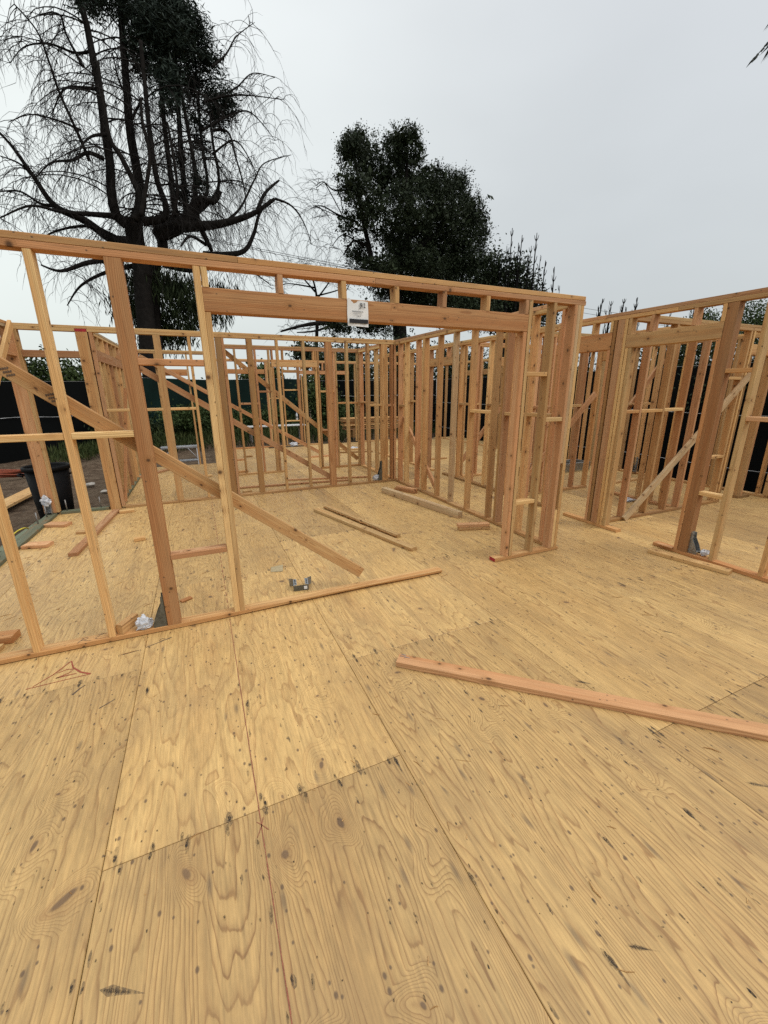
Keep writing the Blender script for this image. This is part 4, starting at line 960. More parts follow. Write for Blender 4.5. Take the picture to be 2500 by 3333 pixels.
# beams, plank, cord and hose outside on the left
o = board('timber', None, (-2.36, 6.05, -.19), (-2.30, 7.42, -.19), (0, 0, 1), .14, .14, 'green_pt', .001, 6); tag(o, 'green treated timber lying outside just below the green sill', 'timber')
o = board('plank', None, (-3.6, 9.4, -.33), (-3.45, 11.6, -.33), (0, 0, 1), .32, .05, 'fir_pale'); tag(o, 'wide yellow plank lying outside on the dirt at the left', 'plank')
T = Tubes(); T.add(spline([(-2.24, 6.75, -.1), (-2.26, 6.55, .0), (-2.30, 6.25, -.02), (-2.28, 5.95, -.18), (-2.33, 5.7, -.3)], 6), .009, 6); o = T.build('extension_cord', M['yellow']); tag(o, 'yellow extension cord looping down outside the green sill', 'cord')
T = Tubes(); pts = []
for i in range(90): a = i * .33; r = .42 + .05 * math.sin(i * .7); pts.append((-4.75 + r * 1.3 * math.cos(a), 13.6 + r * math.sin(a), -.36 + .0012 * i + .02 * math.sin(i)))
T.add(pts, .018, 5); o = T.build('garden_hose', M['hose']); tag(o, 'coiled orange hose on the dirt outside at the left', 'hose')
for i, (x, y, r) in enumerate(((-2.55, 11.6, .10), (-2.1, 10.6, .07), (-1.9, 12.6, .06), (-2.9, 12.2, .07), (-1.0, 15.2, .07))):
    bm = bmesh.new(); bmesh.ops.create_icosphere(bm, subdivisions=3, radius=r)
    for v in bm.verts: v.co *= 1 + .22 * math.sin(v.co.x * 31 + i) * math.sin(v.co.y * 27) + random.uniform(-.03, .03); v.co.z *= .45
    me = bpy.data.meshes.new('rock'); bm.to_mesh(me); bm.free(); o = link('rock', me, M['rock'], None, Matrix.Translation((x, y, -.40)))
    tag(o, ('largest pale rock on the dirt left of the back rooms', 'pale rock on the dirt closest to the left outer wall', 'pale rock on the dirt near the step platform', 'pale rock on the dirt toward the left fence', 'small rock at the edge of the green weeds')[i], 'rock', 'pale rocks on the bare dirt')

# ------------------------------------------------------------------ ground, weeds, fences
def sm(x, a, b_): t = min(1, max(0, (x - a) / (b_ - a))); return t * t * (3 - 2 * t)
def gz(x, y):
    inside = (-2.3 < x < 9.2 and y < 14)
    z = -.45 + .55 * sm(y, 13.8, 18.0) * sm(x, -4.5, -1.5) + .35 * sm(y, 19, 40)
    if not inside: z += .05 * math.sin(x * 1.7 + .6 * y) * math.cos(y * 1.3 - x * .4) + .025 * math.sin(x * 5.1) * math.sin(y * 4.3)
    return z
def ground():
    xs = list(np.concatenate([np.linspace(-400, -14, 14), np.arange(-12, 16.1, .35), np.linspace(18, 400, 14)])); ys = list(np.concatenate([np.linspace(-300, -6, 12), np.arange(-4, 24, .35), np.linspace(26, 500, 16)]))
    vs = [(x, y, gz(x, y)) for y in ys for x in xs]; n = len(xs)
    fs = [(j * n + i, j * n + i + 1, (j + 1) * n + i + 1, (j + 1) * n + i) for j in range(len(ys) - 1) for i in range(n - 1)]
    o = pyd('ground', vs, fs, M['dirt'], None, True, (0, 0, 0)); tag(o, kind='structure')
ground()
def weeds():
    N = 15000; x = rng.uniform(-4.5, 9.5, N); y = 15.4 + rng.beta(1.3, 1.0, N) * 2.6
    z = np.array([gz(a, b_) for a, b_ in zip(x, y)]); hgt = rng.uniform(.15, .62, N) * (0.5 + .5 * np.sin(x * 1.1 + .7) ** 2) + .1
    ax = np.stack([rng.normal(0, .28, N), rng.normal(0, .28, N), np.ones(N)], 1)
    c = np.stack([x, y, z + hgt * rng.uniform(.3, 1.0, N)], 1)
    o = leaves(c, ax, .26, .035, 'weeds', M['weed']); tag(o, 'tall green weeds covering the bank in front of the fence', 'weeds', kind='stuff')
weeds()
def fence(name, a, b_, zb, zt, mat, label, n, cables=(), step=None):
    a, b_ = Vector((*a, 0)), Vector((*b_, 0)); d = (b_ - a); L = d.length; u = d / L; nrm = Vector((-u.y, u.x, 0))
    e = empty(name, (a.x, a.y, zb), label, 'fence')
    NX, NZ = int(L / .5) + 1, 5; vs = []; fs = []
    for i in range(NX + 1):
        for j in range(NZ + 1):
            t = i / NX; z = zb + (zt(t) - zb) * j / NZ; p = a + d * t + nrm * (.04 * math.sin(i * 1.9) * math.sin(j * 1.3 + i * .3)); vs.append((p.x, p.y, z))
    for i in range(NX):
        for j in range(NZ): q = i * (NZ + 1) + j; fs.append((q, q + NZ + 1, q + NZ + 2, q + 1))
    k = len(vs); vs += [(x - nrm.x * .004, y - nrm.y * .004, z) for x, y, z in vs]; fs += [tuple(k + i for i in reversed(f)) for f in fs]
    pyd('screen', vs, fs, M[mat], e, True)
    for i in range(n + 1):
        p = a + d * (i / n) - nrm * .10; T = Tubes(); T.add([(p.x, p.y, zb - .3), (p.x, p.y, zt(i / n) + .03)], .03, 8); T.build('post', M['bolt'], e)
    T = Tubes(); T.add([(a + d * (i / 12) - nrm * .10 + Vector((0, 0, zt(i / 12) - .01))) for i in range(13)], .02, 6); T.build('top_rail', M['bolt'], e)
    for z in cables:
        T = Tubes(); sgn = -1
        T.add([(a + d * (i / 30) + nrm * .07 + Vector((0, 0, z + .02 * math.sin(i * .9)))) for i in range(31)], .008, 4); T.build('cable', M['cable'], e)
    return e
fence('screen_fence', (-2.9, 18.2), (-11.0, 14.9), -.5, lambda t: 2.10 - .1 * t, 'screen_b', 'dark screened fence at the far left behind the trash can', 4, (.95,))
fence('screen_fence', (4.6, 18.6), (-2.9, 18.2), .0, lambda t: 2.20 + .1 * math.sin(t * 9) * .3, 'screen_g', 'dark green screened fence along the back behind the weeds', 4)
fence('screen_fence', (9.7, 16.2), (4.7, 18.6), -.4, lambda t: 2.15, 'screen_b', 'black screened fence at the back right corner behind the rear rooms', 3, (.42, 1.5))
fence('screen_fence', (9.7, -3.0), (9.7, 16.1), -.5, lambda t: 2.15, 'screen_b', 'black screened fence running along the right side with white cables', 8, (.17, 1.2))

# ------------------------------------------------------------------ trees
def limb(T, pts, r0, r1, n=6, k=6):
    P = spline(pts, k); m = len(P); T.add(P, [r0 + (r1 - r0) * (i / (m - 1)) ** .8 for i in range(m)], n); return P
def droop(T, p, d, L, r, n=3, grav=.35, sub=3, segs=6):
    p = Vector(p); d = Vector(d).normalized(); pts = [p.copy()]; st = L / segs
    for i in range(segs):
        d = (d + Vector((random.gauss(0, .16), random.gauss(0, .16), -grav + random.gauss(0, .1)))).normalized(); p = p + d * st; pts.append(p.copy())
        if sub and i >= 1 and random.random() < .8:
            droop(T, p, d + Vector((random.gauss(0, .6), random.gauss(0, .6), random.gauss(0, .4))), L * random.uniform(.25, .5), r * .6, 3, grav * .9, 0, 3)
    T.add(pts, [r * (1 - .75 * i / segs) for i in range(segs + 1)], n, False)

def cedar():
    Y0 = 20.0; q = .6631
    A = lambda x, y, dy=0.0: at(x * q, y * q, Y0 + dy)
    base = A(690, 1640); base.z = -.2
    e = empty('weeping_tree', base, 'huge half bare weeping tree with many upright stems and dark top foliage', 'tree')
    tr = Tubes(); cr = Tubes()
    limb(tr, [base, A(705, 1450), A(700, 1330), A(665, 1180), A(655, 1080)], .33, .30, 14)
    limb(tr, [base + Vector((.25, .2, 0)), A(755, 1400, .6), A(800, 1220, .8), A(770, 1130, 1)], .22, .19, 12)
    stems = [([(640, 1110), (575, 1060), (548, 950), (540, 800), (515, 640), (490, 450), (450, 250), (420, 100), (372, -30)], .25, .10, 0),
             ([(660, 1120), (690, 1000), (680, 880), (640, 650), (620, 400), (600, 150), (590, -40)], .30, .10, .5),
             ([(700, 1090), (800, 1070), (815, 1010), (770, 880), (735, 650), (710, 400), (690, 200)], .18, .07, -.6),
             ([(770, 1130), (855, 1070), (852, 980), (830, 800), (800, 550), (780, 300), (750, 0)], .19, .07, .9),
             ([(800, 1150), (900, 1090), (912, 1020), (890, 750), (870, 450), (850, 150), (835, -40)], .19, .07, 1.4),
             ([(660, 1080), (690, 980), (600, 780), (540, 680), (505, 480), (480, 300)], .16, .05, -1.2),
             ([(900, 1090), (945, 1010), (960, 860), (925, 650), (890, 450), (860, 300)], .14, .05, .3),
             ([(900, 1090), (1015, 950), (990, 700), (975, 500), (985, 330)], .11, .04, 1.6), ([(930, 1080), (1070, 930), (1045, 700), (1030, 560)], .10, .04, .2),
             ([(690, 1060), (720, 900), (735, 760), (700, 600), (690, 480)], .10, .05, -1.5), ([(850, 1060), (870, 920), (840, 700), (820, 600)], .09, .04, -.8)]
    paths = []
    for pts, a, b_, dy in stems:
        P = limb(cr, [A(x, y, dy) for x, y in pts], a * .8, b_ * .9, 8); paths.append((P, 0))
    low = [([(630, 1190), (540, 1170), (420, 1085), (270, 1010), (160, 860), (60, 720), (-40, 610)], .20, .03), ([(560, 1060), (430, 1050), (300, 1040), (150, 1010), (0, 1070)], .10, .02),
           ([(270, 1010), (200, 1000), (100, 940), (0, 940)], .06, .02), ([(160, 860), (90, 800), (0, 765)], .05, .015),
           ([(640, 1200), (500, 1130), (400, 1110), (260, 1140), (180, 1200)], .08, .02), ([(700, 1240), (560, 1270), (430, 1290), (300, 1330), (200, 1300)], .14, .03), ([(690, 1300), (540, 1330), (400, 1400), (330, 1500)], .10, .02),
           ([(860, 1110), (980, 1110), (1100, 1095), (1240, 1050), (1350, 975)], .22, .06), ([(1260, 1045), (1300, 950), (1370, 885)], .09, .04),
           ([(1000, 1250), (1110, 1250), (1200, 1230), (1245, 1150), (1275, 1045), (1330, 980)], .13, .05), ([(770, 1150), (880, 1110), (930, 1050), (980, 980), (1050, 990), (1085, 940)], .30, .06),
           ([(1010, 1200), (935, 1160), (890, 1205)], .07, .04), ([(960, 1060), (1000, 1150), (1040, 1230)], .16, .08), ([(1100, 1095), (1180, 1020), (1250, 880), (1300, 800), (1430, 760)], .06, .012),
           ([(1350, 975), (1430, 1010), (1490, 1090), (1530, 1200)], .05, .012), ([(800, 1300), (950, 1330), (1120, 1300), (1230, 1330), (1330, 1400)], .10, .02),
           ([(510, 780), (430, 750), (360, 785), (250, 800), (170, 880)], .08, .015), ([(490, 440), (400, 430), (320, 435), (270, 520), (255, 600)], .06, .012), ([(520, 660), (450, 670), (400, 720), (385, 800)], .06, .015),
           ([(450, 250), (370, 260), (240, 215), (120, 230), (50, 310)], .05, .012), ([(400, 640), (280, 590), (150, 562), (40, 600)], .04, .01), ([(440, 790), (380, 650), (290, 450), (240, 300), (180, 150), (70, 20)], .06, .02),
           ([(410, 330), (330, 180), (290, 70), (190, 70)], .05, .012), ([(990, 640), (1100, 580), (1210, 545), (1290, 610), (1350, 690)], .05, .01), ([(1000, 500), (1120, 470), (1240, 470), (1390, 490)], .045, .01),
           ([(1040, 330), (1110, 265), (1160, 180), (1250, 110)], .045, .01), ([(1060, 480), (1160, 430), (1240, 360), (1350, 380)], .04, .01), ([(1040, 640), (1120, 650), (1160, 780), (1200, 930), (1205, 1050)], .05, .02), ([(1040, 760), (1150, 690), (1230, 790), (1260, 880)], .04, .012),
           ([(620, 480), (580, 380), (550, 250)], .04, .02), ([(640, 600), (690, 500), (700, 480)], .05, .03)]
    for pts, a, b_ in low:
        dy = random.uniform(-1.6, 1.6); n = len(pts)
        P = limb(cr, [A(x, y, dy * (.15 + .85 * i / (n - 1))) for i, (x, y) in enumerate(pts)], a * 1.05, b_ * .9, 6); paths.append((P, 1))
    tr.build('trunk', M['bark'], e); cr.build('limbs', M['bark'], e)
    tw = Tubes()
    for P, kind in paths:
        m = len(P); cnt = int(m * (0.72 if kind == 0 else 1.1))
        for i in range(cnt):
            t = random.uniform(.18, 1) if kind == 0 else random.uniform(.12, 1); p = P[min(m - 1, int(t * m))]
            out = Vector((random.gauss(0, 1), random.gauss(0, .8), random.uniform(-.1, .7)))
            if kind == 0 and random.random() < .38:      # side bough with its own curtain of twigs
                L = random.uniform(1.2, 3.0); d = Vector((random.choice((-1, 1)) * random.uniform(.5, 1), random.uniform(-.7, .7), random.uniform(.1, .6))).normalized(); pts = [p]; c = p.copy()
                for s_ in range(6): d = (d + Vector((random.gauss(0, .08), random.gauss(0, .08), -.20))).normalized(); c = c + d * L / 6; pts.append(c.copy())
                tw.add(pts, [.026 * (1 - .7 * s_ / 6) for s_ in range(7)], 4, False)
                for pt in pts[1:]:
                    for _ in range(2): droop(tw, pt, d + Vector((random.gauss(0, .7), random.gauss(0, .7), random.gauss(0, .3))), random.uniform(.6, 1.6), .010, 3, .34, 2, 5)
            else: droop(tw, p, out, random.uniform(.7, 2.1), .0115, 3, .34, 3)
    tw.build('twigs', M['twig'], e, False)
    B = [(440, 10, 95, 75), (370, -20, 60, 60), (820, 130, 120, 110), (700, 60, 120, 130), (860, 60, 120, 150), (940, 120, 95, 110), (660, 200, 60, 80), (760, 250, 110, 110), (880, 250, 120, 100), (1010, 290, 95, 75), (830, 380, 95, 80), (940, 430, 110, 80), (1090, 500, 95, 65), (1060, 560, 60, 60),
         (830, 500, 70, 50), (760, 130, 150, 110), (560, 10, 110, 50), (700, 330, 60, 50), (960, 600, 60, 40), (900, 960, 45, 60), (980, 900, 40, 70), (880, 780, 35, 45), (990, 700, 45, 40)]
    bl = []
    for x, y, rx, ry in B:
        dy = random.uniform(-.8, 1.8); c = A(x, y, dy); s = abs((A(x + 100, y, dy) - c).x) / 100; bl.append((tuple(c), (rx * s, rx * s * .9, ry * s)))
    big = sum(1 for _ in bl)
    pts = blob_points(bl, 24000, .0, .17, 12); ax = np.stack([rng.normal(0, .8, len(pts)), rng.normal(0, .8, len(pts)), rng.normal(-.45, .35, len(pts))], 1)
    leaves(pts, ax, .25, .042, 'crown', M['leaf_cedar'], e)
    # ivy and dark hanging skirt round the lower trunk
    B2 = [(700, 1420, 150, 130), (850, 1430, 170, 150), (620, 1500, 90, 120), (980, 1520, 150, 120), (1090, 1480, 100, 90), (800, 1620, 190, 130)]
    bl = []
    for x, y, rx, ry in B2:
        dy = random.uniform(0, 1.8); c = A(x, y, dy); s = abs((A(x + 100, y, dy) - c).x) / 100; bl.append((tuple(c), (rx * s, rx * s * .8, ry * s)))
    pts = blob_points(bl, 10000, .0, .2, 12); ax = np.stack([rng.normal(0, .35, len(pts)), rng.normal(0, .35, len(pts)), -np.ones(len(pts))], 1)
    leaves(pts, ax, .34, .045, 'ivy_skirt', M['leaf_dark'], e)
cedar()

def blob_tree(name, label, Y, blobs, trunks, nleaf, size, mat, per=14, clump=.3, q=.6631, ox=900, oy=300, depth=1.0, hollow=.15, cat='tree', group=None, bark='bark', wfac=.55, core=0):
    A = lambda x, y, dy=0.0: at(ox + x * q, oy + y * q, Y + dy)
    b0 = A(*trunks[0][0][0]); e = empty(name, (b0.x, b0.y, gz(b0.x, b0.y)), label, cat, group)
    T = Tubes()
    for pts, a, c in trunks: limb(T, [A(*p) for p in pts], a, c, 9)
    T.build('trunk', M[bark], e)
    bl = []
    for x, y, rx, ry in blobs:
        dy = random.uniform(-1, 1) * depth; c = A(x, y, dy); s = (A(x + 50, y, dy) - A(x - 50, y, dy)).length / 100; bl.append((tuple(c), (rx * s, rx * s * .95, ry * s)))
    pts = blob_points(bl, nleaf, hollow, clump, per); ax = rng.normal(size=pts.shape) + np.array((0, 0, .35))
    if core:                                                  # darker, larger leaf sprays deep inside the crown
        p2 = blob_points([(c, tuple(k * .78 for k in r)) for c, r in bl], core, 0, size * 2, 8)
        a2 = rng.normal(size=p2.shape); leaves(p2, a2, size * 3.2, size * 1.7, 'inner_crown', M[mat], e)
    leaves(pts, ax, size, size * wfac, 'crown', M[mat], e)
    return e, A
e, A = blob_tree('oak_tree', 'tall dense dark evergreen oak with two crown lobes behind the door header', 27,
    [(380, 250, 85, 85), (345, 300, 65, 80), (430, 330, 100, 110), (625, 250, 75, 70), (668, 215, 48, 55), (590, 300, 100, 95), (690, 290, 40, 60), (380, 460, 100, 90), (520, 430, 130, 110), (650, 430, 120, 110), (760, 470, 110, 90), (860, 470, 85, 80), (905, 440, 45, 50), (470, 590, 130, 100), (640, 590, 150, 120), (800, 600, 150, 120), (930, 600, 90, 100), (1000, 690, 55, 80), (970, 620, 60, 60),
     (560, 720, 90, 70), (740, 740, 150, 110), (890, 750, 140, 110), (400, 790, 85, 65), (520, 860, 95, 60), (420, 880, 80, 50), (620, 760, 90, 80), (350, 640, 50, 60), (680, 850, 160, 90), (830, 870, 170, 90), (960, 850, 110, 90), (560, 960, 130, 80), (700, 1010, 200, 110), (900, 1020, 220, 110), (1080, 1060, 160, 110), (480, 1130, 160, 60), (300, 1150, 90, 40)],
    [([(620, 1500), (600, 1100), (560, 900), (610, 790), (650, 700), (640, 560)], .55, .2), ([(560, 900), (480, 870), (455, 760), (420, 600), (400, 420), (380, 300)], .24, .06), ([(455, 760), (380, 730), (330, 800)], .1, .04), ([(600, 880), (700, 760), (800, 680), (870, 560)], .26, .08), ([(650, 700), (640, 480), (640, 260)], .2, .05),
     ([(640, 1100), (480, 1140), (330, 1130), (200, 1135), (110, 1150), (20, 1175)], .28, .05), ([(300, 1130), (200, 1170), (100, 1180)], .10, .03),
     ([(400, 640), (300, 600), (230, 560), (180, 560)], .07, .015), ([(350, 480), (280, 480), (230, 440), (190, 460)], .06, .012), ([(430, 760), (330, 700), (270, 760)], .06, .015)],
    190000, .115, 'leaf_oak', 34, .16, depth=1.5, hollow=.0, core=9000)
T = Tubes()
for (x, y) in ((230, 430), (200, 470), (190, 560), (230, 570), (250, 610), (270, 700), (300, 640), (310, 480), (260, 760), (220, 1140), (160, 1150), (60, 1165), (280, 1180)):
    for _ in range(12): droop(T, A(x + random.gauss(0, 16), y + random.gauss(0, 14), random.uniform(-.6, .6)), (random.gauss(-.4, 1), random.gauss(0, .6), random.uniform(-.3, .9)), random.uniform(.5, 1.5), .014, 3, .14, 3, 5)
limb(T, [A(235, 440), A(330, 620), A(400, 800), A(330, 1000), A(220, 1140), A(60, 1165)], .03, .02, 4); limb(T, [A(195, 470), A(235, 440)], .02, .02, 4); limb(T, [A(310, 480), A(330, 620)], .02, .02, 4); limb(T, [A(190, 560), A(330, 620)], .02, .02, 4)
T.build('twigs', M['twig'], e, False)
blob_tree('leafy_shrub', 'dark leafy shrub mass right of the oak under burnt stems', 24, [(1060, 830, 45, 60), (1100, 900, 80, 70), (1180, 880, 50, 60), (1030, 930, 70, 60), (1150, 1000, 120, 80), (1230, 960, 50, 60), (1000, 1050, 120, 80), (1260, 1100, 110, 90)],
    [([(1130, 1500), (1120, 1150), (1110, 950)], .2, .05), ([(1120, 1100), (1180, 950)], .1, .03)], 15000, .19, 'leaf_oak', 14, .26, depth=.8, cat='shrub')
blob_tree('bare_tree', 'small leafless tree between the weeping tree and the oak', 30, [(130, 930, 60, 25)], [([(190, 1400), (200, 1100), (190, 960), (150, 850)], .16, .03), ([(190, 980), (120, 900), (90, 860)], .07, .015), ([(195, 1020), (260, 930), (300, 850)], .07, .015), ([(190, 960), (60, 940), (0, 960)], .06, .012), ([(200, 1000), (330, 960), (380, 900)], .06, .012)], 60, .1, 'leaf_oak')
bt = bpy.data.objects['bare_tree']; T = Tubes(); A = lambda x, y, dy=0.0: at(900 + x * .6631, 300 + y * .6631, 30 + dy)
for (x, y) in ((150, 850), (90, 860), (300, 850), (0, 960), (380, 900), (120, 900), (60, 940), (330, 960), (260, 930), (180, 900), (220, 860), (40, 900)):
    for _ in range(14): droop(T, A(x + random.gauss(0, 20), y + random.gauss(0, 18), random.uniform(-.8, .8)), (random.gauss(0, 1), random.gauss(0, .6), random.uniform(0, 1)), random.uniform(.5, 1.5), .013, 3, .03, 3, 5)
T.build('twigs', M['twig'], bt, False)

# burnt upright stems behind the corridor
def spikes(label, Y, stems, group='burnt upright shrubs beyond the fence'):
    b0 = at(stems[0][0], stems[0][1], Y); e = empty('burnt_shrub', (b0.x, b0.y, gz(b0.x, b0.y)), label, 'burnt shrub', group)
    T = Tubes()
    for (x, y, lean, r) in stems:
        top = at(x, y, Y); bot = Vector((top.x - lean, Y + random.uniform(-.3, .3), 0)); mid = bot.lerp(top, .55) + Vector((random.uniform(-.12, .12), 0, 0))
        P = spline([bot, mid, top], 7); m = len(P); r *= 2.1; T.add(P, [r * (1 - .82 * (i / (m - 1))) for i in range(m)], 5)
        for i in range(5, m - 1):
            for _ in range(2):
                p = P[i]; d = Vector((random.choice((-1, 1)) * random.uniform(.35, .8), random.uniform(-.4, .4), 1)); L = random.uniform(.3, .85) * (1 - i / m) + .22
                pts = [p, p + d.normalized() * L * .5, p + d.normalized() * L * .8 + Vector((0, 0, L * .4))]; T.add(pts, [r * .32, r * .22, r * .1], 3, False)
    T.build('stems', M['bark2'], e, False)
spikes('tallest cluster of burnt upright stems just right of the oak', 23, [(1668, 742, .1, .05), (1700, 765, .2, .05), (1688, 790, -.1, .05), (1650, 800, -.1, .04), (1722, 830, .2, .04), (1628, 850, -.2, .04)])
spikes('pair of burnt spiky stems above the end of the nearest wall', 23, [(1748, 758, .15, .055), (1730, 800, 0, .04), (1718, 850, 0, .035), (1760, 830, .1, .035)])
spikes('two thin burnt stems next to the top corner of the nearest wall', 23, [(1776, 848, 0, .055), (1805, 868, -.15, .055), (1822, 930, .2, .035), (1765, 920, 0, .035)])
spikes('burnt stem tuft above the left part of the corridor wall', 22, [(1962, 972, .1, .06), (1950, 1000, 0, .05), (1975, 1010, .2, .035), (1935, 1050, 0, .035)])
spikes('burnt stem tuft second along the corridor wall top', 22, [(1991, 980, .05, .05), (1985, 1020, 0, .04)])
spikes('dense burnt tuft above the corridor door header', 22, [(2033, 972, .1, .06), (2024, 1000, 0, .05), (2040, 1000, .1, .05), (2048, 1040, 0, .04)])
spikes('rightmost tall burnt tuft above the corridor header', 22, [(2076, 968, .2, .06), (2068, 990, .1, .05), (2060, 1010, 0, .05), (2085, 1010, .2, .035)])
spikes('burnt leaning stems seen through the gap over the right header', 22, [(2262, 992, .5, .05), (2252, 1003, .5, .05), (2182, 1018, .3, .05), (2168, 1060, .2, .05), (2160, 1075, .1, .05)])

# background growth: each bush and tree its own thing
def bush(name, label, c, r, n, mat, size=.16, cat='bush', group=None, blobs=5, trunk=True):
    c = Vector(c); zb = gz(c.x, c.y); e = empty(name, (c.x, c.y, zb), label, cat, group); bl = []
    for i in range(blobs):
        d = Vector((random.gauss(0, .42) * r[0], random.gauss(0, .4) * r[1], random.uniform(-.45, .45) * r[2])); s = random.uniform(.42, .68); bl.append((tuple(c + d), (r[0] * s, r[1] * s, r[2] * s)))
    pts = blob_points(bl, n, .1, size * 1.3, 12); pts = pts[pts[:, 2] > zb - .1]; ax = rng.normal(size=pts.shape) + np.array((0, 0, .5))
    leaves(pts, ax, size, size * .45, 'crown', M[mat], e)
    T = Tubes()
    for k in range(3): limb(T, [(c.x + .1 * k, c.y, zb - .1), (c.x + random.uniform(-.2, .2), c.y, zb + (c.z - zb) * .6), tuple(c + Vector((random.uniform(-.5, .5) * r[0], 0, r[2] * .3)))], .07, .02, 5)
    T.build('trunk', M['bark'], e)
GB = 'dark bushes growing behind the screened fences'
bush('bush', 'green bush rising over the far left fence behind the trash can', (-6.6, 19.5, 2.2), (2.0, 1.3, 1.1), 5200, 'leaf_green', .16, group=GB, blobs=7)
bush('bush', 'green bush over the fence between the corner post and the weeping tree', (-4.0, 20.5, 2.3), (1.7, 1.2, 1.3), 5200, 'leaf_green', .16, group=GB, blobs=7)
bush('bush', 'low dark bush in front of the left fence below the red post', (-2.2, 17.3, .55), (1.3, .7, .8), 4200, 'leaf_dark', .14, group=GB)
bush('bush', 'dark weedy bush seen under the long brace of the back left wall', (.1, 17.2, .7), (1.7, .6, .65), 5600, 'leaf_green', .13, group=GB)
bush('bush', 'green weedy bush below the back fence left of the rear window', (2.3, 17.6, .65), (1.3, .5, .7), 4200, 'leaf_green', .13, group=GB)
bush('bush', 'tall dark bush right of the rear window opening', (5.3, 17.4, 1.25), (1.2, .8, 1.5), 6500, 'leaf_green', .14, group=GB)
bush('bush', 'dark bush swallowing the fence corner beside the lumber stack', (7.2, 19.2, 1.9), (1.8, 1.2, 1.9), 6500, 'leaf_dark', .17, group=GB)
bush('bush', 'broad dark bush under the oak left side', (7.0, 22.5, 2.6), (2.4, 1.5, 2.2), 7000, 'leaf_oak', .2, group=GB)
bush('bush', 'broad dark bush under the oak right side', (11.0, 22.0, 2.6), (2.6, 1.5, 2.3), 7000, 'leaf_oak', .2, group=GB)
bush('bush', 'dark bush behind the corridor wall studs', (14.5, 20.0, 2.4), (2.6, 1.6, 2.0), 7000, 'leaf_oak', .2, group=GB)
for i, (y, top, lab) in enumerate(((14.8, 2.0, 'dark hedge bush at the far end of the right fence'), (12.2, 1.9, 'dark hedge bush fifth back along the right fence'), (9.6, 1.9, 'dark hedge bush midway along the right fence'), (7.2, 1.9, 'dark hedge bush behind the corridor header along the right fence'), (4.9, 1.85, 'dark hedge bush beyond the right outer wall corner'), (2.6, 1.75, 'dark hedge bush nearest along the right fence'))):
    bush('bush', lab, (10.9, y, 1.7), (1.1, 1.6, top * .88), 12000, 'leaf_dark', .095, group='hedge bushes behind the right fence', blobs=8)
blob_tree('small_tree', 'small round leafed tree top over the right header gap', 15, [(60, 60, 55, 40), (0, 80, 50, 30), (110, 110, 60, 40), (40, 140, 80, 50)], [([(50, 500), (50, 200), (50, 80)], .12, .03)], 2600, .15, 'leaf_green', 10, .2, ox=2270, oy=1000, group='small trees beyond the right fence')
blob_tree('small_tree', 'small bushy tree just right of the reddish jamb post', 15, [(40, 60, 60, 70), (70, 20, 30, 40), (60, 140, 80, 60)], [([(50, 500), (50, 200), (50, 80)], .12, .03)], 2600, .15, 'leaf_green', 10, .2, ox=2395, oy=1005, group='small trees beyond the right fence')
blob_tree('small_tree', 'low leafy tree at the right picture edge above the outer wall', 15, [(40, 70, 70, 50), (90, 40, 50, 60), (10, 110, 60, 40)], [([(50, 500), (50, 200), (50, 80)], .12, .03)], 2600, .15, 'leaf_green', 10, .2, ox=2455, oy=1010, group='small trees beyond the right fence')
# far trees above the back fence
blob_tree('far_tree', 'far hazy leafy tree over the back fence left of the rear window', 60, [(20, 60, 40, 35), (60, 80, 50, 30), (-40, 90, 60, 30)], [([(20, 300), (20, 100), (20, 60)], .3, .1)], 2400, .5, 'leaf_green', 10, .6, ox=850, oy=1175, q=.66, group='far trees above the back fence')
blob_tree('far_tree', 'far twiggy tree over the back fence behind the doorway header', 55, [(0, 40, 45, 45), (50, 60, 45, 40)], [([(20, 300), (20, 100), (0, 20)], .3, .1), ([(20, 140), (60, 40)], .15, .04), ([(20, 160), (-40, 50)], .15, .04)], 1500, .45, 'leaf_oak', 8, .5, ox=985, oy=1120, q=.66, group='far trees above the back fence')
blob_tree('far_tree', 'far round tree right of the rear window post', 40, [(0, 30, 60, 50), (30, 70, 70, 60), (-20, 120, 80, 60)], [([(10, 300), (10, 100), (0, 20)], .3, .1)], 3600, .3, 'leaf_green', 10, .4, ox=1108, oy=1190, q=.5, group='far trees above the back fence')
far = tag(bpy.data.objects.new('far_trees', None), None); bpy.data.objects.remove(far)
bl = [((x, 120 + random.uniform(-15, 25), 1.0 + random.uniform(-.5, 1.6)), (random.uniform(5, 9), 5, random.uniform(2, 4.2))) for x in range(-90, 150, 6)]
pts = blob_points(bl, 16000, .1, .7, 10); o = leaves(pts, rng.normal(size=pts.shape), 1.0, .6, 'far_woods', M['leaf_dark']); tag(o, 'far belt of dark woods along the horizon', 'woods', kind='stuff')

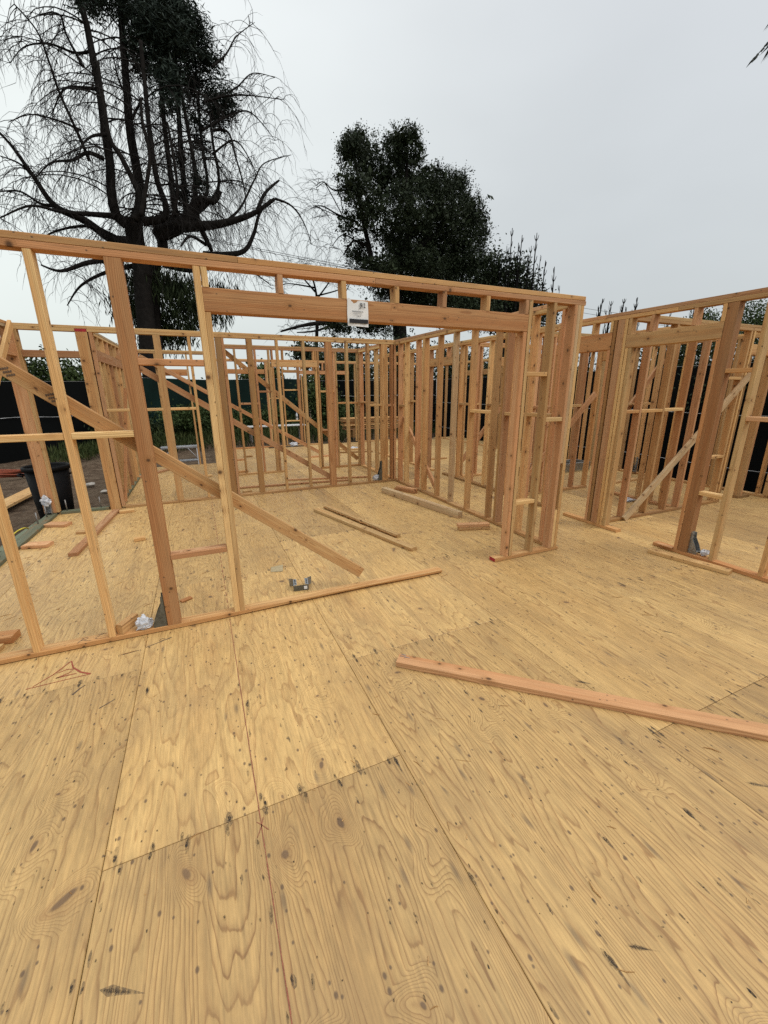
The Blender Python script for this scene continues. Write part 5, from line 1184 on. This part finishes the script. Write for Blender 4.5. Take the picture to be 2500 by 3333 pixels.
# palm whose frond tip reaches into the top right corner
def palm():
    t = Vector((10.5, 5.2, 8.7)); e = empty('palm_tree', (11.6, 4.6, gz(11.6, 4.6)), 'dark palm whose drooping frond tip pokes in at the top right corner', 'palm tree')
    T = Tubes(); limb(T, [(11.6, 4.6, -.5), (11.7, 4.6, 4), (11.9, 4.6, 8.6)], .24, .17, 10); T.build('trunk', M['bark'], e)
    head = Vector((11.9, 4.6, 8.7)); c, ax = [], []
    tip = at(2452, 192, 5.4); tips = [tip] + [head + Vector((1.9 * math.cos(a), 1.9 * math.sin(a), random.uniform(-.9, .5))) for a in (-1.2, -.6, 0, .6, 1.2, 1.8, 2.4)]
    S = Tubes()
    for k, tp in enumerate(tips):
        mid = head.lerp(tp, .5) + Vector((0, 0, .55)); P = spline([head, mid, tp], 14); S.add(P, [.022 * (1 - .8 * i / (len(P) - 1)) for i in range(len(P))], 5)
        for i in range(3, len(P)):
            dd = (P[i] - P[i - 1]).normalized()
            for sd in (-1, 1):
                for w in range(2):
                    side = dd.cross(Vector((0, 0, 1))).normalized() * sd; v = (dd * 1.0 + side * .55 + Vector((0, 0, -.35))).normalized(); Lf = (.42 if k else .15) * (1 - .45 * i / len(P)); c.append(tuple(P[i] - dd * .03 * w + v * Lf / 2 * .9)); ax.append(tuple(v))
    S.build('fronds', M['frond'], e); leaves(np.array(c), np.array(ax), [.17] * 0 or np.where(np.arange(len(c)) < len(c) // 8, .15, .40), .045, 'leaflets', M['frond'], e)
palm()

# power lines strung high across the site
for k, (pa, pb, pc) in enumerate((((-700, 430), (900, 827), (2500, 1090)), ((-700, 470), (1198, 880), (2500, 1112)))):
    T = Tubes(); a, b_, c = at(*pa, 24), at(*pb, 24), at(*pc, 24)
    P = spline([a, at((pa[0] + pb[0]) / 2, (pa[1] + pb[1]) / 2 + 14, 24), b_, at((pb[0] + pc[0]) / 2, (pb[1] + pc[1]) / 2 + 14, 24), c], 10); T.add(P, .013, 4); o = T.build('power_line', M['wire']); tag(o, 'thin %s power line strung across the sky behind the framing' % ('upper', 'lower')[k], 'power line', 'power lines across the sky')

# ------------------------------------------------------------------ sky and light
SUN_EL, SUN_AZ = math.radians(48), math.radians(128)          # azimuth clockwise from +Y: behind the viewer's right shoulder
w = bpy.data.worlds.new('World'); scn.world = w; w.use_nodes = True; nt = w.node_tree; nt.nodes.clear(); b = NB(nt)
out = nt.nodes.new('ShaderNodeOutputWorld'); bg = nt.nodes.new('ShaderNodeBackground'); nt.links.new(bg.outputs[0], out.inputs[0])
sky = nt.nodes.new('ShaderNodeTexSky'); sky.sky_type = 'NISHITA'; sky.sun_disc = False; sky.sun_elevation = SUN_EL; sky.sun_rotation = SUN_AZ; sky.air_density = 1.0; sky.dust_density = 6.0
d = b.n('ShaderNodeTexCoord').outputs['Generated']; s = b.sep(d)
el = b.math('MAXIMUM', s[2], 0.0)
cloud = b.ramp(el, [(0.0, (6.2, 6.65, 6.62)), (0.18, (6.7, 7.15, 7.15)), (0.45, (7.35, 7.75, 7.85)), (0.62, (7.95, 8.3, 8.5)), (1.0, (15.0, 15.4, 15.8))])
side = b.n('ShaderNodeVectorMath', operation='DOT_PRODUCT'); b.put(side.inputs[0], d); side.inputs[1].default_value = (-.86, .48, .18)
glow = b.maprange(side.outputs['Value'], -.4, 1.0, 0.90, 1.30, smooth=True)
cloud = b.mix(1.0, cloud, b.comb(glow, glow, b.math('MULTIPLY_ADD', glow, .82, .18)), 'MULTIPLY')
cl_n = b.noise(b.vmul(d, (1.0, 1.0, 2.2)), 2.2, 3.0, .5); cloud = b.mix(1.0, cloud, b.ramp(cl_n, [(0.3, .945), (0.7, 1.035)]), 'MULTIPLY')
mixed = b.mix(0.10, cloud, sky.outputs[0])
nt.links.new(mixed, bg.inputs[0]); bg.inputs[1].default_value = 0.1
sun = bpy.data.lights.new('sun', 'SUN'); sun.energy = 1.45; sun.angle = math.radians(34); sun.color = (1.0, 0.97, 0.93)
so = bpy.data.objects.new('sun', sun); COL.objects.link(so)
sd = Vector((math.sin(SUN_AZ) * math.cos(SUN_EL), math.cos(SUN_AZ) * math.cos(SUN_EL), math.sin(SUN_EL))); so.rotation_euler = sd.to_track_quat('Z', 'Y').to_euler(); so.location = (0, 0, 12)
vs_ = scn.view_settings; vs_.view_transform = 'Standard'; vs_.look = 'None'; vs_.exposure = 0.12; vs_.gamma = 1.0
scn.cycles.use_denoising = False; scn.cycles.max_bounces = 8; scn.cycles.diffuse_bounces = 4; scn.cycles.transparent_max_bounces = 8
